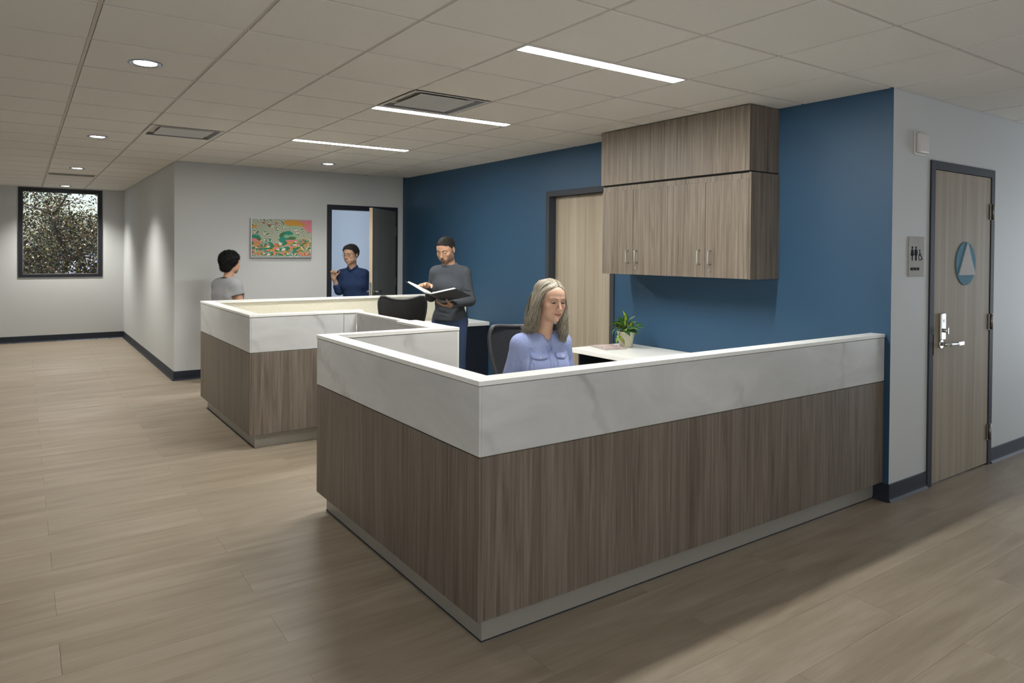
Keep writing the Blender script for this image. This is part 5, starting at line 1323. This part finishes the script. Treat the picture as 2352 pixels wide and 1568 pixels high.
for i in range(NS):
    s = 1 if i % 2 else -1; y0 = hr.uniform(-.085, .075) if hr.random() < .75 else hr.uniform(.04, .11); f = (y0 + .085) / .195
    part = .010
    p0 = capp((part + s * .004, y0 - .022, .075), 1.0); k = hr.uniform(1.0, 1.035)
    p1 = capp((s * .050, (y0 - .022) * .95 - (.02 if f < .3 else 0), .060), k); p2 = capp((s * .080, (y0 - .022) * .75 + .012, .012), k + .005)
    j = lambda a: hr.uniform(-a, a)
    if s < 0:
        th = hr.uniform(-.2, PI + .5) + PI / 2 if f > .3 else hr.uniform(PI * .8, PI * 1.35); rr = .030
        o1 = np.array((math.cos(th), math.sin(th), 0))
        p3 = np.array((-.086, .000 + .03 * (f - .3), -.045)) + o1 * .026 + (j(.004), j(.006), 0); p4 = np.array((-.086, .002 + .05 * (f - .3), -.105)) + o1 * .030 + (j(.006), j(.006), j(.01))
        p5 = np.array((-.090, .008 + .06 * (f - .3), -.150 + j(.02))) + o1 * .028 + (j(.008), j(.008), 0); p6 = np.array((-.104 + j(.02), .035 + .06 * (f - .3) + j(.015), -.180 + j(.025))) + o1 * .014
    else:
        th = hr.uniform(-PI * .75, PI * .6) if f > .3 else hr.uniform(-PI * .6, .3); o1 = np.array((math.cos(th), math.sin(th), 0))
        p3 = np.array((.084, -.012 + .03 * (f - .3), -.045)) + o1 * .022 + (j(.004), j(.006), 0); p4 = np.array((.080, -.026 + .03 * (f - .3), -.105)) + o1 * .025 + (j(.006), j(.006), j(.01))
        p5 = np.array((.075, -.042, -.160 + j(.02))) + o1 * .025 + (j(.008), j(.008), 0); p6 = np.array((.068 + j(.01), -.052 + j(.01), -.212 + j(.022))) + o1 * .012
    if f > .80:   # back of the head
        x_ = hr.uniform(-.08, .08); p2 = capp((x_, .10, .0), k); p3 = np.array((x_ * 1.05, .118, -.06)); p4 = np.array((x_ * 1.1, .115, -.11)); p5 = np.array((x_ * 1.15, .105, -.16)); p6 = np.array((x_ * 1.2 + j(.01), .095, -.195 + j(.02)))
    ph = hr.uniform(0, .8) + (i % 7) * .9; am = hr.uniform(.004, .010)
    for q, pp in ((3, p3), (4, p4), (5, p5), (6, p6)):
        pp += np.array((math.sin(ph + q * 1.7), math.cos(ph * 1.3 + q * 1.5), .4 * math.sin(ph + q * 2.3))) * am * (q - 2) / 2.6
    strand([p0, p1, p2, p3, p4, p5, p6], hr.uniform(.0015, .0029), .0006, cols[i])
me = bpy.data.meshes.new('hair_locks'); V_ = np.concatenate(VV); me.from_pydata(V_.tolist(), [], FF); set_col(me, np.concatenate(CC))
for p in me.polygons: p.use_smooth = True
lk = obj('locks', me, HAIRM, hairO, local=True)
office_chair('black mesh office chair carrying the seated woman', (2.095 + .004, -.365 + .02, 0), R_(-12), .478, .235, .62, .50, .215, .012, arms=False)

# ---- standing man with the binder
MN = person('person standing in charcoal sweater and jeans, reading an open ring binder', (3.024, 2.284, 0), R_(-58))
J = dict(pelvis=(0, .01, .915), chest=(0, 0, 1.225), neck=(0, .0, 1.405), shL=(.142, .01, 1.352), shR=(-.142, .01, 1.352), w=.90, depth=.93)
hc = np.array((-.01, -.062, 1.568)); HR = Rm(R_(2), R_(24), 0)
ho = dict(jaw=1.08, mouth=.023, smile=.001, blush=.15, brow=(.012, .010, .009), browh=.0042, broww=.9, lips=(.27, .10, .08), lid=-.002, eyeh=.0026, neck=.058, beard=((.03, .024, .020), .75), scalp=((.02, .017, .015), .8), scale=1.0)
armsM = dict(R=((-.145, .01, 1.345), (-.215, .03, 1.125), (-.125, -.195, 1.230)), L=((.145, .01, 1.345), (.212, .0, 1.10), (.150, -.215, 1.075)))
handsM = [dict(wrist=(-.118, -.215, 1.236), fdir=(.10, -1, .20), palm_n=(.30, -.15, -1), side=-1, curl=(.22, .28, .22)), dict(wrist=(.140, -.23, 1.072), fdir=(-.55, -.80, .02), palm_n=(.1, -.1, 1), side=1, curl=(.30, .35, .3), thumb=.9)]
legsM = [((.09, .01, .88), (.105, -.02, .49), (.11, .03, .09)), ((-.09, .01, .88), (-.105, -.02, .49), (-.11, .03, .09))]
skM = (.42, .245, .16)
add_body(MN, (-.34, -.46, .03), (.34, .22, 1.74), .006, (1.03, 1.72, .0034), J, (hc, HR, ho), skM, armsM, handsM, legsM, hx=(-.20, .15, .0034))
v = Vol(np.arange(-.36, .36, .0055), np.arange(-.30, .22, .0055), np.arange(.86, 1.50, .0055))
torso(v, J, .006, .05)
for s, a in armsM.items():
    S_, El, Wr = [np.array(q, float) for q in a]; v.rc(S_, S_ + (El - S_) * .25, .062, .059, .035); v.rc(S_ + (El - S_) * .2, El, .059, .053, .010); v.rc(El, Wr, .053, .038, .02)
    sg = 1 if s == 'L' else -1
    for u in (.68, .84): 
        p = S_ + (El - S_) * u; v.rc(p + (sg * .05, -.03, .0), p + (-sg * .01, -.058, .012), .004, .005, .012, 's')
v.rc((-.058, .01, .93), (.058, .01, .93), .105, .105, .04)
for z, y in ((.97, -.10), (1.02, -.105), (.93, -.112)): v.rc((-.09, y + .0, z + .02), (.08, y - .01, z), .005, .004, .015, 's')
v.rc((0, -.005, 1.43), (0, -.03, 1.55), .060, .075, .006, 's')
v.chain([np.array((.066 * math.sin(a), .0 - .064 * math.cos(a), 1.428 - .014 * math.cos(a))) for a in [2 * PI * k / 20 for k in range(21)]], [.010] * 21, .008)
clip_vol(v, lambda X, Y, Z: .905 - Z + 0 * X + 0 * Y)
obj('sweater', v.mesh('sweater'), cloth('charcoal knit', (.040, .046, .055), (.058, .066, .078), 260, .95, .3, 9., .30), MN, local=True)
jeans = cloth('blue denim', (.028, .052, .115), (.055, .090, .175), 160, .9, .3, 11., .5)
trousers(MN, J, legsM, .945, jeans, (.086, .066, .057), pr=.094)
shoes(MN, [((.11, .035, 0), .1), ((-.11, .035, 0), -.1)], plain('brown leather shoe', (.05, .03, .02), .4))
def hairM(x, y, z):
    d = cranium(x, y, z, .0030) + lump(x, y, z, 300, .0012); cut = smax((-.5 * (y + .058) * 1.0 - .62 * (z - .058)) + 0 * x, -z - .050 + .25 * (y - .07), .01)
    cut = smax(cut, (-(y + .018) * .8 - (z + .005) * .35) - .0 + np.where(z > .062, -1., 0.), .008)
    ear = f_el(x, y, z, np.array((0, .012, -.012)), (.12, .023, .030)); d = smax(d, cut, .006); return smax(d, -ear, .004)
hmM = plain('black cropped hair', (.014, .013, .012), .7, 0, .25, .3, 300)
fuzz(hair_shell(MN, hc, HR, hairM, .0045, hmM), 5200, .008, (0, .35, -.3), .0006, hmM, .5)
# binder in his hands
BD = thing('ring_binder', 'open dark grey ring binder with white pages in the hands of the standing man', 'binder', (3.024, 2.284, 0), R_(-58))
Mb = Matrix.Translation((.072, -.235, 1.108)) @ Matrix.Rotation(R_(-15), 4, 'X') @ Matrix.Rotation(R_(4), 4, 'Y')
def bpart(name, fnbuild, mat, flip=None):
    b = new_bm(); fnbuild(b); 
    m = Mb if flip is None else Mb @ flip
    bmesh.ops.transform(b, matrix=m, verts=list(b.verts)); return obj(name, b, mat, BD, local=True)
cov = plain('dark grey binder cover', (.055, .062, .072), .38); paper = plain('white paper', (.78, .78, .77), .7)
bpart('spine', lambda b: bbox(b, -.026, .026, -.30, 0, -.004, 0, .0012, 1), cov)
for s, a in ((-1, 21), (1, 17)):
    fl_ = Matrix.Translation((s * .027, 0, -.001)) @ Matrix.Rotation(R_(-s * a), 4, 'Y')
    bpart('cover', lambda b: bbox(b, min(0, s * .245), max(0, s * .245), -.30, 0, -.004, 0, .0012, 1), cov, fl_)
    bpart('pages', lambda b: bbox(b, min(s * .012, s * .222), max(s * .012, s * .222), -.292, -.012, .001, .014, .001, 1), paper, fl_)
for y in (-.075, -.15, -.225): bpart('ring', lambda b: tube(b, [(-.020 * math.cos(q), y, .030 * math.sin(q)) for q in [PI * k / 10 for k in range(11)]], .0018, 6), M['steel'])

# ---- man in the office doorway
DM = person('person smiling in the office doorway, glasses, navy shirt with rolled sleeves, one hand raised', (3.385, 5.52, 0), R_(-42))
J = dict(pelvis=(.03, .03, .83), chest=(.015, 0, 1.10), neck=(0, -.01, 1.315), shL=(.155, .01, 1.245), shR=(-.160, .01, 1.238), w=1.0, depth=1.0)
hc = np.array((-.012, -.05, 1.505)); HR = Rm(R_(-14), R_(6), R_(-4))
ho = dict(jaw=1.10, cheek=.95, fat=1.15, mouth=.029, smile=.0085, teeth=True, blush=.2, brow=(.02, .018, .016), browh=.0042, lips=(.30, .12, .10), eyeh=.0034, neck=.056, scalp=((.03, .028, .027), .8), scale=1.10)
armsD = dict(R=((-.160, .01, 1.235), (-.195, .0, 1.015), (-.232, -.085, 1.185)), L=((.155, .01, 1.235), (.20, .03, .98), (.19, -.07, .76)))
handsD = [dict(wrist=(-.234, -.09, 1.195), fdir=(-.05, -.12, 1), palm_n=(.55, -.8, 0), side=-1, curl=(1.2, 1.35, .9), thumb=.8), dict(wrist=(.19, -.075, .745), fdir=(0, -.15, -1), palm_n=(-1, 0, 0), side=1, curl=(.3, .4, .3))]
legsD = [((.115, .03, .80), (.12, .02, .45), (.12, .05, .09)), ((-.06, .03, .80), (-.08, .0, .45), (-.09, .05, .09))]
add_body(DM, (-.34, -.26, .03), (.30, .22, 1.68), .007, (1.10, 1.66, .0034), J, (hc, HR, ho), (.52, .33, .23), armsD, handsD, legsD, hx=(-.28, .12, .0034))
v = Vol(np.arange(-.32, .32, .006), np.arange(-.22, .22, .006), np.arange(.74, 1.42, .006))
torso(v, J, .007, .05)
for s, a in armsD.items():
    S_, El, Wr = [np.array(q, float) for q in a]; E2 = El + (Wr - El) * (.33 if s == 'R' else .4)
    v.rc(S_, El, .064, .056, .04); v.rc(El, E2, .056, .050, .02); v.rc(El + (E2 - El) * .7, E2, .056, .055, .004)
v.rc((0, -.015, 1.34), (0, -.05, 1.45), .058, .075, .006, 's'); v.rc((0, -.085, 1.33), (0, -.11, 1.285), .024, .004, .006, 's')
for s in (-1, 1):
    v.chain([np.array((s * .006, -.105, 1.295)), np.array((s * .045, -.075, 1.322)), np.array((s * .064, -.01, 1.348)), np.array((s * .03, .045, 1.360)), np.array((0, .052, 1.360))], [.008, .013, .012, .012, .012], .006)
clip_vol(v, lambda X, Y, Z: .78 - Z + 0 * X + 0 * Y)
obj('shirt', v.mesh('shirt'), cloth('navy cotton shirt', (.014, .030, .085), (.022, .044, .115), 200, .85, .3, 9., .5), DM, local=True)
trousers(DM, J, legsD, .86, cloth('black trousers', (.014, .014, .017), (.022, .022, .026), 200), (.092, .068, .056))
shoes(DM, [((.12, .055, 0), .1), ((-.09, .055, 0), -.1)], plain('black shoe', (.012, .011, .011), .4))
def hairD(x, y, z):
    d = cranium(x, y, z, .010) + lump(x, y, z, 120, .0016); d = smin(d, f_el(x, y, z, np.array((.01, -.045, .088)), (.058, .045, .026)), .015)
    cut = smax((-.55 * (y + .070) - .60 * (z - .066)) + 0 * x, -z - .055 + .25 * (y - .07), .01); cut = smax(cut, (-(y + .024) * .8 - (z + .012) * .3) + np.where(z > .060, -1., 0.), .008)
    ear = f_el(x, y, z, np.array((0, .012, -.014)), (.12, .022, .030)); return smax(smax(d, cut, .006), -ear, .004)
hmD = plain('grey black hair', (.032, .031, .031), .65, 0, .3, .5, 250)
fuzz(hair_shell(DM, hc, HR, hairD, .005, hmD, None, 1.10), 4200, .016, (-.35, .35, -.45), .0007, hmD, .35)
b = new_bm()
for s in (-1, 1):
    tube(b, [(s * .0325 + .0225 * math.cos(q) * (1 - .06 * math.cos(2 * q)), -.1025 + .006 * abs(s * .0325 + .0225 * math.cos(q)) / .05, .001 + .0165 * math.sin(q)) for q in [2 * PI * k / 24 for k in range(24)]], .0013, 6, closed=True)
    tube(b, [(s * .055, -.097, .006), (s * .072, -.075, .007), (s * .0785, -.02, .006), (s * .079, .012, .004)], .0014, 6)
tube(b, [(-.010, -.106, .004), (0, -.109, .007), (.010, -.106, .004)], .0013, 6)
gl_ = obj('glasses', b, plain('dark metal glasses', (.03, .03, .035), .3, .6), DM, local=True)
gl_.matrix_local = Matrix([[*HR[0], hc[0]], [*HR[1], hc[1]], [*HR[2], hc[2]], [0, 0, 0, 1]]) @ Matrix.Scale(1.10, 4)

# ---- person seen from behind by the art wall
LP = person('person seen from behind with dark curly hair and grey striped tee near the framed print', (1.650, 4.950, 0), R_(112))
J = dict(pelvis=(0, .02, .80), chest=(0, 0, 1.03), neck=(0, .0, 1.215), shL=(.160, .01, 1.155), shR=(-.160, .01, 1.155), w=1.12, depth=1.16)
hc = np.array((.0, -.045, 1.402)); HR = Rm(R_(8), R_(4), 0)
ho = dict(jaw=.98, blush=.2, neck=.052, scale=1.0)
armsL = dict(R=((-.165, .01, 1.145), (-.215, -.02, .915), (-.06, -.20, .93)), L=((.165, .01, 1.145), (.215, -.02, .915), (.06, -.22, .90)))
handsL = [dict(wrist=(-.05, -.205, .93), fdir=(1, -.1, .05), palm_n=(0, 1, -.2), side=-1, curl=(.4, .4, .3)), dict(wrist=(.05, -.225, .90), fdir=(-1, .1, .05), palm_n=(0, 1, -.2), side=1, curl=(.4, .4, .3))]
legsL = [((.09, .02, .77), (.10, .0, .43), (.105, .04, .09)), ((-.09, .02, .77), (-.10, .0, .43), (-.105, .04, .09))]
add_body(LP, (-.32, -.36, .03), (.32, .24, 1.58), .007, (.85, 1.56, .0046), J, (hc, HR, ho), (.47, .27, .18), armsL, handsL, legsL, hx=(-.27, .12, .0046))
v = Vol(np.arange(-.32, .32, .006), np.arange(-.24, .24, .006), np.arange(.74, 1.32, .006))
torso(v, J, .007, .05, True)
for s, a in armsL.items():
    S_, El, Wr = [np.array(q, float) for q in a]; E2 = S_ + (El - S_) * .38; v.rc(S_, E2, .066, .062, .04); v.rc(S_ + (E2 - S_) * .8, E2, .063, .063, .004)
    d = (El - S_); d = d / np.linalg.norm(d); e2 = E2 + d * .012
    X, Y, Z = v.x[:, None, None], v.y[None, :, None], v.z[None, None, :]
    pl_ = (X - e2[0]) * d[0] + (Y - e2[1]) * d[1] + (Z - e2[2]) * d[2]; near = np.sqrt((X - e2[0]) ** 2 + (Y - e2[1]) ** 2 + (Z - e2[2]) ** 2) - .085
    out = (np.abs(X) - .155) ; v.D = np.where((near < 0) & (out > 0), np.maximum(v.D, pl_), v.D).astype(np.float32)
v.rc((0, .0, 1.235), (0, -.03, 1.33), .058, .07, .006, 's')
clip_vol(v, lambda X, Y, Z: .76 - Z + 0 * X + 0 * Y)
st = NT('striped jersey'); sv = st.coords((0, 0, 1)); wv = st.n.new('ShaderNodeTexWave'); wv.bands_direction = 'Z'; wv.inputs['Scale'].default_value = 42.; st.link(sv, wv.inputs['Vector'])
st.set(st.ramp(wv.outputs['Fac'], [(.38, (.13, .14, .155)), (.62, (.46, .47, .48))]), .9, 0, .2); st.bump(st.noise(st.coords((9, 9, 6)), 1., 3), .3, .02)
obj('t_shirt', v.mesh('t_shirt'), st.m, LP, local=True)
b = new_bm(); tube(b, [(.064 * math.sin(a), .002 - .062 * math.cos(a), 1.233 - .006 * math.cos(a)) for a in [2 * PI * k / 28 for k in range(28)]], .0065, 8, closed=True); obj('neckband', b, plain('dark neckband', (.03, .03, .034), .9), LP, local=True)
trousers(LP, J, legsL, .84, cloth('dark blue trousers', (.02, .026, .05), (.03, .038, .07), 200), (.096, .070, .056))
shoes(LP, [((.105, .045, 0), .1), ((-.105, .045, 0), -.1)], plain('grey shoe', (.10, .10, .10), .6))
def hairL(x, y, z):
    d = f_el(x, y, z, np.array((0, .034, .040)), (.103, .120, .104)) + lump(x, y, z, 95, .005) + lump(x, y, z, 210, .0022)
    d = smin(d, f_el(x, y, z, np.array((0, .078, -.050)), (.074, .050, .055)) + lump(x, y, z, 120, .003), .02)
    cut = (-(y + .050) * .75 - (z - .045) * .6) + 0 * x; cut = smax(cut, (-(y + .002) * .8 - (z + .0) * .3) + np.where(z > .050, -1., 0.), .008); cut = smax(cut, -z - .098 + 0 * y, .01)
    ear = f_el(x, y, z, np.array((0, .006, -.026)), (.13, .020, .028)); return smax(smax(d, cut, .008), -ear, .005)
hmL = plain('black curly hair', (.011, .011, .012), .7, 0, .25, .4, 300)
fuzz(hair_shell(LP, hc, HR, hairL, .0045, hmL, rng_=.15), 6000, .020, (0, .1, -.25), .0008, hmL, .8)
